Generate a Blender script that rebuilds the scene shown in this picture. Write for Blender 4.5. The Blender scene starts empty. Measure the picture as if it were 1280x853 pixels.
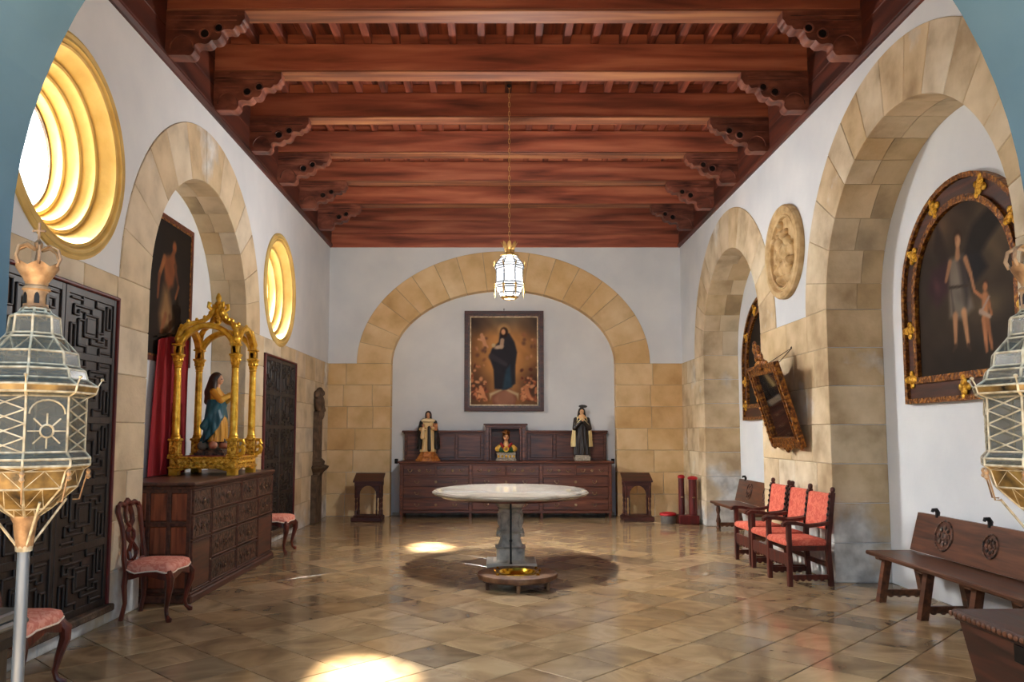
import bpy, math, random
import numpy as np
from mathutils import Vector, Matrix, Euler

random.seed(7)
PI = math.pi
SC = bpy.context.scene
COL = SC.collection

# ------------------------------------------------------------------ camera, world, sun, exposure
cam_d = bpy.data.cameras.new('camera')
cam = bpy.data.objects.new('camera', cam_d)
COL.objects.link(cam)
cam.location = (0, 0, 1.65)
cam.rotation_euler = (PI / 2 + math.atan(0.084), 0, 0)
cam_d.sensor_fit = 'HORIZONTAL'
cam_d.sensor_width = 36.0
cam_d.lens = 36.0 * 1000.0 / 1280.0
cam_d.shift_x = 19.4 / 1280.0
cam_d.shift_y = 31.0 / 1280.0
cam_d.clip_start = 0.05
SC.camera = cam

world = bpy.data.worlds.new('sky')
SC.world = world
world.use_nodes = True
bg = world.node_tree.nodes['Background']
bg.inputs[0].default_value = (0.54, 0.76, 1.0, 1)
bg.inputs[1].default_value = 0.8

sun_d = bpy.data.lights.new('sun', 'SUN')
sun_d.energy = 34.0
sun_d.angle = math.radians(5)
sun_d.color = (1.0, 0.92, 0.76)
sun = bpy.data.objects.new('sun', sun_d)
COL.objects.link(sun)
sun.rotation_euler = Vector((2.78, -0.65, -3.9)).to_track_quat('-Z', 'Y').to_euler()

# daylight falling in through the two round windows of the left wall, from the sky above and outside
for wy, wz, we in ((6.21, 3.93, 150.0), (12.42, 3.88, 330.0)):
    wd = bpy.data.lights.new('window_daylight', 'AREA')
    wd.shape = 'DISK'
    wd.size = 1.6
    wd.energy = we
    wd.spread = math.radians(120)
    wd.color = (1.0, 0.97, 0.93)
    wo = bpy.data.objects.new('window_daylight', wd)
    COL.objects.link(wo)
    wv = Vector((math.cos(math.radians(38)), 0, -math.sin(math.radians(38))))
    wo.location = Vector((-3.4 - 0.475, wy, wz)) - wv * 1.35
    wo.rotation_euler = wv.to_track_quat('-Z', 'Y').to_euler()

SC.view_settings.view_transform = 'Standard'
SC.view_settings.look = 'None'
SC.view_settings.gamma = 1.0
SC.view_settings.use_curve_mapping = False
SC.view_settings.exposure = 1.5
SC.cycles.use_denoising = True
SC.cycles.caustics_reflective = False
SC.cycles.caustics_refractive = False
SC.cycles.max_bounces = 10
SC.cycles.diffuse_bounces = 6
SC.cycles.transparent_max_bounces = 24
SC.cycles.sample_clamp_indirect = 3.0
SC.cycles.sample_clamp_direct = 10.0

# ------------------------------------------------------------------ room dimensions
XL, XR, YB, YF = -3.4, 3.75, 16.1, 3.4
ZW = 5.43            # top of the plaster
ZD = 3.05            # top of the ashlar dado
ZTOP = 6.7

# ------------------------------------------------------------------ materials
def lin(c):
    return tuple(((x / 12.92) if x <= 0.04045 else ((x + 0.055) / 1.055) ** 2.4) for x in c)

def rgb(r, g, b):
    return lin((r / 255, g / 255, b / 255))

def mat(name, cols, scale=(4, 4, 4), nscale=1.0, rough=0.6, metal=0.0, bump=0.0, bscale=None, detail=6,
        stops=None, rnd=0.0, rough2=None, dist=0.0, coat=0.0, spec=0.5, transm=0.0, alpha=1.0, emit=None, estr=0.0,
        tone=None, coord='Object'):
    m = bpy.data.materials.new(name)
    m.use_nodes = True
    nt = m.node_tree
    N, L = nt.nodes, nt.links
    p = N['Principled BSDF']
    p.inputs['Roughness'].default_value = rough
    p.inputs['Metallic'].default_value = metal
    p.inputs['Coat Weight'].default_value = coat
    p.inputs['Coat Roughness'].default_value = 0.12
    p.inputs['Specular IOR Level'].default_value = spec
    p.inputs['Transmission Weight'].default_value = transm
    p.inputs['Alpha'].default_value = alpha
    if emit:
        p.inputs['Emission Color'].default_value = (*emit, 1)
        p.inputs['Emission Strength'].default_value = estr
    tc = N.new('ShaderNodeTexCoord')
    mp = N.new('ShaderNodeMapping')
    mp.inputs['Scale'].default_value = scale
    L.new(tc.outputs[coord], mp.inputs['Vector'])
    vec = mp.outputs['Vector']
    oi = None
    if rnd or tone:
        oi = N.new('ShaderNodeObjectInfo')
        ad = N.new('ShaderNodeVectorMath'); ad.operation = 'ADD'
        mu = N.new('ShaderNodeMath'); mu.operation = 'MULTIPLY'; mu.inputs[1].default_value = 57.0
        L.new(oi.outputs['Random'], mu.inputs[0])
        L.new(vec, ad.inputs[0]); L.new(mu.outputs[0], ad.inputs[1])
        vec = ad.outputs[0]
    n = N.new('ShaderNodeTexNoise')
    n.inputs['Scale'].default_value = nscale
    n.inputs['Detail'].default_value = detail
    n.inputs['Distortion'].default_value = dist
    L.new(vec, n.inputs['Vector'])
    r = N.new('ShaderNodeValToRGB')
    el = r.color_ramp.elements
    k = len(cols)
    st = stops or [0.3 + 0.4 * i / max(1, k - 1) for i in range(k)]
    while len(el) < k:
        el.new(0.5)
    for e, s, c in zip(el, st, cols):
        e.position = s
        e.color = (*c, 1)
    L.new(n.outputs['Fac'], r.inputs['Fac'])
    out = r.outputs['Color']
    if tone:                      # per-piece tone of the stone or tile
        r2 = N.new('ShaderNodeValToRGB')
        e2 = r2.color_ramp.elements
        while len(e2) < len(tone):
            e2.new(0.5)
        for i, (e, c) in enumerate(zip(e2, tone)):
            e.position = i / (len(tone) - 1)
            e.color = (*c, 1)
        geo = N.new('ShaderNodeNewGeometry')
        a2 = N.new('ShaderNodeMath'); a2.operation = 'ADD'
        L.new(oi.outputs['Random'], a2.inputs[0]); L.new(geo.outputs['Random Per Island'], a2.inputs[1])
        fr = N.new('ShaderNodeMath'); fr.operation = 'FRACT'
        L.new(a2.outputs[0], fr.inputs[0])
        L.new(fr.outputs[0], r2.inputs['Fac'])
        mx = N.new('ShaderNodeMix'); mx.data_type = 'RGBA'; mx.blend_type = 'MULTIPLY'
        mx.inputs[0].default_value = 1.0
        L.new(out, mx.inputs[6]); L.new(r2.outputs['Color'], mx.inputs[7])
        out = mx.outputs[2]
    elif rnd:
        hs = N.new('ShaderNodeHueSaturation')
        mr = N.new('ShaderNodeMapRange')
        mr.inputs['To Min'].default_value = 1 - rnd
        mr.inputs['To Max'].default_value = 1 + rnd
        L.new(oi.outputs['Random'], mr.inputs['Value'])
        L.new(mr.outputs['Result'], hs.inputs['Value'])
        L.new(out, hs.inputs['Color'])
        out = hs.outputs['Color']
    L.new(out, p.inputs['Base Color'])
    if rough2 is not None:
        mr = N.new('ShaderNodeMapRange')
        mr.inputs['To Min'].default_value = rough
        mr.inputs['To Max'].default_value = rough2
        L.new(n.outputs['Fac'], mr.inputs['Value'])
        L.new(mr.outputs['Result'], p.inputs['Roughness'])
    if bump:
        b = N.new('ShaderNodeBump')
        b.inputs['Strength'].default_value = bump
        b.inputs['Distance'].default_value = 0.02
        if bscale:
            n2 = N.new('ShaderNodeTexNoise')
            n2.inputs['Scale'].default_value = bscale
            n2.inputs['Detail'].default_value = 4
            L.new(tc.outputs[coord], n2.inputs['Vector'])
            L.new(n2.outputs['Fac'], b.inputs['Height'])
        else:
            L.new(n.outputs['Fac'], b.inputs['Height'])
        L.new(b.outputs['Normal'], p.inputs['Normal'])
    return m

def paint_mat(name, rough=0.5, spec=0.4):
    m = bpy.data.materials.new(name)
    m.use_nodes = True
    nt = m.node_tree
    p = nt.nodes['Principled BSDF']
    a = nt.nodes.new('ShaderNodeAttribute')
    a.attribute_name = 'paint'
    nt.links.new(a.outputs['Color'], p.inputs['Base Color'])
    p.inputs['Roughness'].default_value = rough
    p.inputs['Specular IOR Level'].default_value = spec
    return m

M = {}
M['plaster'] = mat('plaster', [rgb(210, 215, 220), rgb(226, 229, 231)], (1, 1, 1), 1.3, 0.85, bump=0.12, bscale=9)
STONE_T = [rgb(255, 252, 246), rgb(246, 234, 212), rgb(255, 255, 255), rgb(238, 222, 196), rgb(252, 244, 232)]
M['stone_back'] = mat('stone_back', [rgb(200, 170, 124), rgb(222, 195, 152), rgb(232, 210, 172)], (1, 1, 1), 2.2, 0.85, bump=0.25, bscale=22, tone=STONE_T)
M['stone_left'] = mat('stone_left', [rgb(182, 170, 150), rgb(212, 200, 178), rgb(226, 215, 194)], (1, 1, 1), 2.6, 0.85, bump=0.25, bscale=22, tone=STONE_T)
M['stone_right'] = mat('stone_right', [rgb(170, 152, 126), rgb(208, 194, 168), rgb(228, 217, 196)], (1, 1, 1), 2.4, 0.85, bump=0.25, bscale=22, tone=STONE_T)
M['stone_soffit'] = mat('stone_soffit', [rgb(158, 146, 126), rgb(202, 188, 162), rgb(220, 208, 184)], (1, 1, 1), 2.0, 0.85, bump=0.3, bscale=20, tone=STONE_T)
M['mortar'] = mat('mortar', [rgb(160, 142, 114), rgb(186, 168, 138)], (1, 1, 1), 3, 0.9, bump=0.3, bscale=30)
M['entrance'] = mat('blue_shade_plaster', [rgb(74, 106, 124), rgb(92, 124, 142)], (1, 1, 1), 1.3, 0.85, bump=0.12, bscale=9)  # white plaster with the arch's bluish shade put into its colour
M['salt'] = mat('damp_plaster', [rgb(188, 190, 190), rgb(225, 226, 224)], (1, 1, 1), 5, 0.9, bump=0.5, bscale=16)
M['ring'] = mat('window_stone', [rgb(190, 156, 84), rgb(220, 190, 118)], (1, 1, 1), 3, 0.7, bump=0.15, bscale=20)
M['tile'] = mat('floor_tile', [rgb(146, 126, 102), rgb(178, 156, 126), rgb(198, 176, 144), rgb(168, 150, 126)], (1, 1, 1), 2.2, 0.06, rough2=0.20,
                bump=0.03, bscale=5, detail=9, dist=1.2, stops=[0.28, 0.46, 0.6, 0.72],
                tone=[rgb(250, 242, 226), rgb(216, 208, 198), rgb(242, 230, 210), rgb(186, 180, 174), rgb(230, 215, 195), rgb(216, 202, 186), rgb(250, 245, 236)])
M['grout'] = mat('grout', [rgb(120, 104, 84), rgb(150, 134, 110), rgb(226, 218, 200)], (1, 1, 1), 5, 0.6, stops=[.35, .52, .62])
def wood(name, a, b, c, axis, fine=26.0, slow=1.6, rough=0.45, rnd=0.22, bump=0.12, coat=0.0):
    s = [fine, fine, fine]
    s['xyz'.index(axis)] = slow
    return mat(name, [a, b, c], tuple(s), 1.0, rough, rough2=min(1, rough + 0.2), bump=bump, rnd=rnd, coat=coat, detail=7, dist=0.4)
M['beam_x'] = wood('beam_wood', rgb(92, 46, 34), rgb(150, 80, 58), rgb(184, 112, 82), 'x', 7, 0.6, 0.4)
M['beam_y'] = wood('joist_wood', rgb(62, 30, 22), rgb(116, 56, 40), rgb(150, 80, 56), 'y', 12, 0.9, 0.5)
M['frieze'] = wood('frieze_wood', rgb(38, 17, 13), rgb(74, 32, 21), rgb(100, 46, 29), 'y', 8, 0.8, 0.45, rnd=0.12)
M['worn_bounce'] = wood('worn_bounce_wood', rgb(88, 48, 34), rgb(132, 78, 54), rgb(166, 112, 74), 'x', 9, 0.6, 0.5)  # worn lower edges, with yellowish light off the floor put into the colour
M['corbel'] = wood('corbel_wood', rgb(60, 30, 23), rgb(108, 58, 44), rgb(142, 86, 66), 'x', 8, 3, 0.42, rnd=0.25)
M['door'] = wood('door_wood', rgb(22, 16, 14), rgb(38, 28, 24), rgb(54, 42, 36), 'z', 20, 2, 0.36, rnd=0.05)
M['door_red'] = wood('door_frame_wood', rgb(58, 14, 14), rgb(88, 24, 22), rgb(104, 34, 28), 'z', 20, 2, 0.4, rnd=0.05)
M['walnut'] = wood('walnut', rgb(46, 26, 19), rgb(82, 48, 36), rgb(106, 64, 48), 'y', 22, 2, 0.36, rnd=0.12, coat=0.2)
M['walnut_x'] = wood('walnut_drawer', rgb(52, 26, 16), rgb(94, 49, 31), rgb(120, 68, 46), 'x', 22, 2, 0.34, rnd=0.16, coat=0.2)
M['walnut_end'] = wood('walnut_panel', rgb(96, 46, 30), rgb(142, 76, 48), rgb(164, 94, 62), 'z', 18, 2, 0.38, rnd=0.1, coat=0.2)
M['carved'] = mat('carved_walnut', [rgb(26, 16, 12), rgb(72, 46, 34), rgb(112, 76, 58)], (1, 1, 1), 22, 0.42, bump=1.0, detail=3, stops=[0.38, 0.5, 0.66])
M['mahogany'] = wood('mahogany', rgb(48, 14, 9), rgb(88, 30, 18), rgb(116, 46, 28), 'z', 20, 3, 0.28, rnd=0.1, coat=0.35)
M['armwood'] = wood('armchair_wood', rgb(44, 15, 11), rgb(76, 28, 19), rgb(96, 40, 27), 'z', 20, 3, 0.38, rnd=0.1)
M['benchwood'] = wood('bench_wood', rgb(50, 26, 15), rgb(88, 50, 31), rgb(112, 68, 44), 'y', 20, 1.6, 0.34, rnd=0.12, coat=0.2)
M['chestwood'] = wood('chest_wood', rgb(38, 18, 12), rgb(66, 33, 21), rgb(92, 50, 34), 'y', 16, 1.4, 0.4, rnd=0.06)
M['darkwood'] = wood('kneeler_wood', rgb(36, 14, 11), rgb(64, 26, 19), rgb(84, 38, 28), 'x', 18, 2, 0.38, rnd=0.08)
M['gold'] = mat('gold_leaf', [rgb(196, 138, 30), rgb(234, 180, 56), rgb(248, 208, 92)], (1, 1, 1), 14, 0.34, metal=0.6, bump=0.35, bscale=40)
M['goldcarve'] = mat('carved_gold', [rgb(140, 88, 16), rgb(222, 164, 44), rgb(250, 208, 96)], (1, 1, 1), 30, 0.36, metal=0.55, bump=1.0, detail=3)
M['gilt'] = mat('gilt_frame', [rgb(44, 20, 11), rgb(118, 68, 26), rgb(190, 130, 48)], (1, 1, 1), 26, 0.42, metal=0.5, bump=0.8, detail=3)
M['brass'] = mat('brass', [rgb(190, 146, 40), rgb(226, 188, 74)], (1, 1, 1), 9, 0.22, metal=1.0)
M['marble'] = mat('marble', [rgb(132, 126, 116), rgb(164, 157, 146), rgb(182, 175, 162)], (1, 1, 1), 1.6, 0.14, dist=1.8, detail=9)
M['greystone'] = mat('grey_stone', [rgb(140, 135, 126), rgb(190, 184, 172), rgb(214, 208, 194)], (1, 1, 1), 9, 0.75, bump=0.7, bscale=34)
M['whitestone'] = mat('white_stone', [rgb(176, 170, 160), rgb(204, 198, 188)], (1, 1, 1), 5, 0.6)
M['brownstone'] = mat('brown_stone', [rgb(60, 46, 34), rgb(90, 70, 52), rgb(112, 90, 68)], (1, 1, 1), 8, 0.8, bump=0.6, bscale=30)
M['relief'] = mat('relief_stone', [rgb(160, 128, 82), rgb(196, 166, 118), rgb(212, 186, 140)], (1, 1, 1), 7, 0.8, bump=0.3, bscale=40)
def damask(name, a, b):
    return mat(name, [a, a, b, b], (1, 1, 1), 20, 0.75, bump=0.1, detail=1.2, stops=[0.3, 0.485, 0.515, 0.7], dist=1.2)
M['pink'] = damask('pink_damask', rgb(224, 132, 112), rgb(238, 164, 142))
M['red'] = damask('red_damask', rgb(206, 90, 70), rgb(222, 116, 92))
M['velvet'] = mat('red_velvet', [rgb(120, 6, 18), rgb(150, 12, 26)], (8, 8, 1), 1, 0.8, bump=0.1)
M['braid'] = mat('cream_braid', [rgb(232, 208, 186), rgb(244, 228, 210)], (1, 1, 1), 60, 0.8)
M['iron'] = mat('black_iron', [rgb(18, 17, 17), rgb(34, 31, 30)], (1, 1, 1), 20, 0.45, metal=0.5)
M['bronze'] = mat('bronze_fitting', [rgb(120, 96, 70), rgb(176, 150, 116)], (1, 1, 1), 20, 0.35, metal=0.8)
M['tin'] = mat('soldered_tin', [rgb(120, 110, 88), rgb(164, 154, 130), rgb(192, 184, 162)], (1, 1, 1), 30, 0.5, metal=0.2)
M['rustgold'] = mat('tarnished_gilt_tin', [rgb(96, 70, 48), rgb(142, 112, 80), rgb(170, 142, 108)], (1, 1, 1), 18, 0.55, metal=0.3, bump=0.2)
M['polegrey'] = mat('painted_pole', [rgb(84, 90, 98), rgb(120, 128, 136)], (6, 6, 1), 3, 0.4, metal=0.4)
M['lglass'] = mat('lantern_glass', [rgb(70, 72, 66), rgb(112, 112, 102)], (1, 1, 1), 9, 0.2, alpha=0.42, spec=0.4)
M['agedglass'] = mat('yellowed_glass', [rgb(44, 36, 22), rgb(116, 92, 50), rgb(150, 124, 72)], (1, 1, 1), 16, 0.3, alpha=0.85, metal=0.2)
def lit_mat():
    m = bpy.data.materials.new('lit_lantern_glass')
    m.use_nodes = True
    nt = m.node_tree
    nt.nodes.remove(nt.nodes['Principled BSDF'])
    tr = nt.nodes.new('ShaderNodeBsdfTransparent'); em = nt.nodes.new('ShaderNodeEmission')
    ns = nt.nodes.new('ShaderNodeTexNoise'); ns.inputs['Scale'].default_value = 9
    rp_ = nt.nodes.new('ShaderNodeValToRGB')
    rp_.color_ramp.elements[0].color = (.72, .84, 1, 1); rp_.color_ramp.elements[1].color = (1, .98, .94, 1)
    tc = nt.nodes.new('ShaderNodeTexCoord')
    nt.links.new(tc.outputs['Object'], ns.inputs['Vector'])
    nt.links.new(ns.outputs['Fac'], rp_.inputs['Fac']); nt.links.new(rp_.outputs['Color'], em.inputs['Color'])
    em.inputs['Strength'].default_value = .46
    mx = nt.nodes.new('ShaderNodeMixShader'); mx.inputs[0].default_value = .45
    nt.links.new(tr.outputs[0], mx.inputs[1]); nt.links.new(em.outputs[0], mx.inputs[2])
    nt.links.new(mx.outputs[0], nt.nodes['Material Output'].inputs['Surface'])
    return m
M['litglass'] = lit_mat()
M['paleGilt'] = mat('pale_gilt', [rgb(206, 164, 92), rgb(232, 198, 130)], (1, 1, 1), 18, 0.45, metal=0.4)
def pane_mat():
    m = bpy.data.materials.new('bright_window_glass')
    m.use_nodes = True
    nt = m.node_tree
    nt.nodes.remove(nt.nodes['Principled BSDF'])
    tr = nt.nodes.new('ShaderNodeBsdfTransparent')
    em = nt.nodes.new('ShaderNodeEmission')
    ns = nt.nodes.new('ShaderNodeTexNoise'); ns.inputs['Scale'].default_value = 6
    rp_ = nt.nodes.new('ShaderNodeValToRGB')
    rp_.color_ramp.elements[0].color = (.92, .93, .90, 1); rp_.color_ramp.elements[1].color = (1, 1, .97, 1)
    nt.links.new(ns.outputs['Fac'], rp_.inputs['Fac']); nt.links.new(rp_.outputs['Color'], em.inputs['Color'])
    em.inputs['Strength'].default_value = 1.5
    ad = nt.nodes.new('ShaderNodeAddShader')
    nt.links.new(tr.outputs[0], ad.inputs[0]); nt.links.new(em.outputs[0], ad.inputs[1])
    nt.links.new(ad.outputs[0], nt.nodes['Material Output'].inputs['Surface'])
    return m
M['pane'] = pane_mat()
M['redwood'] = wood('red_stained_wood', rgb(52, 8, 8), rgb(86, 15, 14), rgb(104, 24, 20), 'z', 16, 2, 0.35, rnd=0.06)
M['redpaint'] = mat('red_cloth', [rgb(150, 10, 18), rgb(186, 20, 26)], (1, 1, 1), 14, 0.6)
M['grey'] = mat('grey_lead', [rgb(96, 92, 88), rgb(130, 126, 120)], (1, 1, 1), 12, 0.4, metal=0.3)
M['mirror'] = mat('mirror_glass', [rgb(150, 140, 130), rgb(176, 166, 154)], (1, 1, 1), 3, 0.05, metal=1.0)
M['honey'] = mat('honey_wood', [rgb(120, 64, 22), rgb(176, 104, 42), rgb(206, 138, 66)], (3, 14, 14), 1.5, 0.35)
M['silver'] = mat('aged_silver', [rgb(130, 118, 100), rgb(196, 184, 164)], (1, 1, 1), 40, 0.4, metal=0.4, bump=0.6, detail=3)
M['halo'] = mat('dark_halo', [rgb(34, 30, 26), rgb(60, 54, 46)], (1, 1, 1), 30, 0.4, metal=0.6)
M['paint'] = paint_mat('oil_paint', 0.6, 0.15)
M['poly'] = paint_mat('polychrome', 0.42, 0.45)

def efflorescence(m, ztop=1.25):
    # pale salt bloom and grey damp stains creeping up the foot of the masonry
    nt = m.node_tree; N, L = nt.nodes, nt.links
    p = N['Principled BSDF']
    src = p.inputs['Base Color'].links[0].from_socket
    g = N.new('ShaderNodeNewGeometry'); sx = N.new('ShaderNodeSeparateXYZ')
    L.new(g.outputs['Position'], sx.inputs[0])
    mr = N.new('ShaderNodeMapRange'); mr.inputs['From Min'].default_value = ztop; mr.inputs['From Max'].default_value = 0.0
    mr.inputs['To Min'].default_value = 0.0; mr.inputs['To Max'].default_value = 0.30
    L.new(sx.outputs['Z'], mr.inputs['Value'])
    ns = N.new('ShaderNodeTexNoise'); ns.inputs['Scale'].default_value = 1.1; ns.inputs['Detail'].default_value = 7
    L.new(g.outputs['Position'], ns.inputs['Vector'])
    ad = N.new('ShaderNodeMath'); ad.operation = 'ADD'
    L.new(mr.outputs['Result'], ad.inputs[0]); L.new(ns.outputs['Fac'], ad.inputs[1])
    rp_ = N.new('ShaderNodeValToRGB'); rp_.color_ramp.elements[0].position = .64; rp_.color_ramp.elements[1].position = .74
    L.new(ad.outputs[0], rp_.inputs['Fac'])
    n2 = N.new('ShaderNodeTexNoise'); n2.inputs['Scale'].default_value = 5; n2.inputs['Detail'].default_value = 6
    L.new(g.outputs['Position'], n2.inputs['Vector'])
    r2 = N.new('ShaderNodeValToRGB')
    r2.color_ramp.elements[0].position = .35; r2.color_ramp.elements[0].color = (*rgb(178, 178, 174), 1)
    r2.color_ramp.elements[1].position = .6; r2.color_ramp.elements[1].color = (*rgb(226, 226, 222), 1)
    L.new(n2.outputs['Fac'], r2.inputs['Fac'])
    mx = N.new('ShaderNodeMix'); mx.data_type = 'RGBA'
    L.new(rp_.outputs['Color'], mx.inputs[0]); L.new(src, mx.inputs[6]); L.new(r2.outputs['Color'], mx.inputs[7])
    L.new(mx.outputs[2], p.inputs['Base Color'])
for k_ in ('stone_right', 'stone_left', 'mortar'):
    efflorescence(M[k_])

# ------------------------------------------------------------------ mesh helpers
class B:
    def __init__(self):
        self.v, self.f = [], []

    def add(self, vs, fs):
        o = len(self.v)
        self.v += [tuple(map(float, p)) for p in vs]
        self.f += [tuple(i + o for i in f) for f in fs]
        return self

    def box(self, x0, x1, y0, y1, z0, z1, ch=0.0):
        if x0 > x1: x0, x1 = x1, x0
        if y0 > y1: y0, y1 = y1, y0
        if z0 > z1: z0, z1 = z1, z0
        if ch <= 0:
            vs = [(x, y, z) for z in (z0, z1) for y in (y0, y1) for x in (x0, x1)]
            return self.add(vs, [(0, 2, 3, 1), (4, 5, 7, 6), (0, 1, 5, 4), (2, 6, 7, 3), (0, 4, 6, 2), (1, 3, 7, 5)])
        ch = min(ch, (x1 - x0) * .45, (y1 - y0) * .45, (z1 - z0) * .45)
        vs, idx = [], {}
        for k, z in enumerate((z0, z1)):
            for j, y in enumerate((y0, y1)):
                for i, x in enumerate((x0, x1)):
                    sx, sy, sz = (1 - 2 * i) * ch, (1 - 2 * j) * ch, (1 - 2 * k) * ch
                    for a, p in enumerate(((x, y + sy, z + sz), (x + sx, y, z + sz), (x + sx, y + sy, z))):
                        idx[i, j, k, a] = len(vs)
                        vs.append(p)
        g = lambda i, j, k, a: idx[i, j, k, a]
        fs = []
        for s in (0, 1):
            q = [g(s, 0, 0, 0), g(s, 1, 0, 0), g(s, 1, 1, 0), g(s, 0, 1, 0)]; fs.append(q if s else q[::-1])
            q = [g(0, s, 0, 1), g(0, s, 1, 1), g(1, s, 1, 1), g(1, s, 0, 1)]; fs.append(q if s else q[::-1])
            q = [g(0, 0, s, 2), g(1, 0, s, 2), g(1, 1, s, 2), g(0, 1, s, 2)]; fs.append(q if s else q[::-1])
        for s in (0, 1):
            for t in (0, 1):
                fs.append((g(s, t, 0, 0), g(s, t, 1, 0), g(s, t, 1, 1), g(s, t, 0, 1)))
                fs.append((g(s, 0, t, 0), g(s, 1, t, 0), g(s, 1, t, 2), g(s, 0, t, 2)))
                fs.append((g(0, s, t, 1), g(1, s, t, 1), g(1, s, t, 2), g(0, s, t, 2)))
                for u in (0, 1):
                    fs.append((g(s, t, u, 0), g(s, t, u, 1), g(s, t, u, 2)))
        return self.add(vs, fs)

    def prism(self, base, off):
        n = len(base)
        off = Vector(off)
        top = [tuple(Vector(p) + off) for p in base]
        fs = [tuple(range(n))[::-1], tuple(range(n, 2 * n))]
        fs += [(i, (i + 1) % n, n + (i + 1) % n, n + i) for i in range(n)]
        return self.add(list(base) + top, fs)

    def loft(self, rings, closed=True, caps=True):
        n = len(rings[0])
        vs = [p for r in rings for p in r]
        fs = []
        for i in range(len(rings) - 1):
            for k in range(n if closed else n - 1):
                a, b = i * n + k, i * n + (k + 1) % n
                fs.append((a, b, b + n, a + n))
        if caps and closed:
            fs.append(tuple(range(n))[::-1])
            fs.append(tuple(range((len(rings) - 1) * n, len(rings) * n)))
        return self.add(vs, fs)

    def lathe(self, prof, n=16, c=(0, 0, 0), caps=True, sx=1.0, sy=1.0):
        rings = [[(c[0] + sx * r * math.cos(2 * PI * k / n), c[1] + sy * r * math.sin(2 * PI * k / n), c[2] + z) for k in range(n)] for r, z in prof]
        return self.loft(rings, True, caps)

    def tube(self, path, r, n=6, sq=None, closed=False):
        P = [Vector(p) for p in path]
        m = len(P)
        rr = r if isinstance(r, (list, tuple)) else [r] * m
        rings, up = [], None
        for i, p in enumerate(P):
            if closed:
                t = P[(i + 1) % m] - P[i - 1]
            else:
                t = P[min(i + 1, m - 1)] - P[max(i - 1, 0)]
            if t.length < 1e-9:
                t = Vector((0, 0, 1))
            t.normalize()
            if up is None:
                up = Vector((0, 0, 1)) if abs(t.z) < 0.9 else Vector((1, 0, 0))
            a = (up - t * up.dot(t))
            if a.length < 1e-6:
                a = Vector((1, 0, 0)) - t * t.x
            a.normalize(); b = t.cross(a); up = a
            w = sq if sq else 1.0
            rings.append([tuple(p + a * (rr[i] * math.cos(2 * PI * (k + .5) / n)) + b * (rr[i] * w * math.sin(2 * PI * (k + .5) / n))) for k in range(n)])
        if closed:
            return self.loft(rings + [rings[0]], True, False)
        return self.loft(rings)

    def ell(self, c, r, n=10, m=7):
        if not isinstance(r, (tuple, list)):
            r = (r, r, r)
        prof = []
        vs = [(c[0], c[1], c[2] - r[2])]
        for j in range(1, m):
            t = -PI / 2 + PI * j / m
            for k in range(n):
                a = 2 * PI * k / n
                vs.append((c[0] + r[0] * math.cos(t) * math.cos(a), c[1] + r[1] * math.cos(t) * math.sin(a), c[2] + r[2] * math.sin(t)))
        vs.append((c[0], c[1], c[2] + r[2]))
        fs = [(0, 1 + (k + 1) % n, 1 + k) for k in range(n)]
        for j in range(m - 2):
            for k in range(n):
                a, b = 1 + j * n + k, 1 + j * n + (k + 1) % n
                fs.append((a, b, b + n, a + n))
        o = 1 + (m - 2) * n
        fs += [(o + k, o + (k + 1) % n, len(vs) - 1) for k in range(n)]
        return self.add(vs, fs)

    def ring(self, outer, inner, off):
        """frame between two outlines of equal count, extruded by off"""
        n = len(outer)
        off = Vector(off)
        o2 = [tuple(Vector(p) + off) for p in outer]
        i2 = [tuple(Vector(p) + off) for p in inner]
        fs = []
        for k in range(n):
            l = (k + 1) % n
            fs += [(k, l, n + l, n + k), (2 * n + k, 3 * n + k, 3 * n + l, 2 * n + l), (k, 2 * n + k, 2 * n + l, l), (n + k, n + l, 3 * n + l, 3 * n + k)]
        return self.add(list(outer) + list(inner) + o2 + i2, fs)

    def xf(self, m):
        self.v = [tuple(m @ Vector(p)) for p in self.v]
        return self

    def mesh(self, name, smooth=False, ang=38):
        me = bpy.data.meshes.new(name)
        me.from_pydata(self.v, [], self.f)
        bmfix(me)
        if smooth:
            me.polygons.foreach_set('use_smooth', [True] * len(me.polygons))
            me.set_sharp_from_angle(angle=math.radians(ang))
        me.update()
        return me

import bmesh
def bmfix(me):
    bm = bmesh.new()
    bm.from_mesh(me)
    bmesh.ops.recalc_face_normals(bm, faces=bm.faces)
    bm.to_mesh(me)
    bm.free()

def link(name, me, m=None, parent=None):
    o = bpy.data.objects.new(name, me)
    COL.objects.link(o)
    if m is not None and me is not None and not me.materials:
        me.materials.append(M[m] if isinstance(m, str) else m)
    if parent:
        o.parent = parent
    return o

def obj(name, b, m, parent=None, smooth=False, ang=38):
    return link(name, b.mesh(name, smooth, ang), m, parent)

def tag(o, label=None, cat=None, group=None, kind=None):
    if label: o['label'] = label
    if cat: o['category'] = cat
    if group: o['group'] = group
    if kind: o['kind'] = kind
    return o

def thing(name, label, cat, loc=(0, 0, 0), rz=0.0, group=None):
    o = bpy.data.objects.new(name, None)
    o.empty_display_size = 0.1
    COL.objects.link(o)
    o.location = loc
    o.rotation_euler = (0, 0, rz)
    return tag(o, label, cat, group)

def dup(root, loc, rz, label):
    def rec(o, parent):
        c = o.copy()
        COL.objects.link(c)
        c.parent = parent
        for ch in list(o.children):
            rec(ch, c)
        return c
    r = rec(root, None)
    r.location = loc
    r.rotation_euler = (0, 0, rz)
    r['label'] = label
    return r

# ------------------------------------------------------------------ wall builder: s along the wall, z up, d depth into the wall
MAPS = {
    'left': lambda s, z, d: (XL - d, s, z),
    'right': lambda s, z, d: (XR + d, s, z),
    'back': lambda s, z, d: (s, YB + d, z),
    'front': lambda s, z, d: (s, YF - d, z),
}

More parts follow.
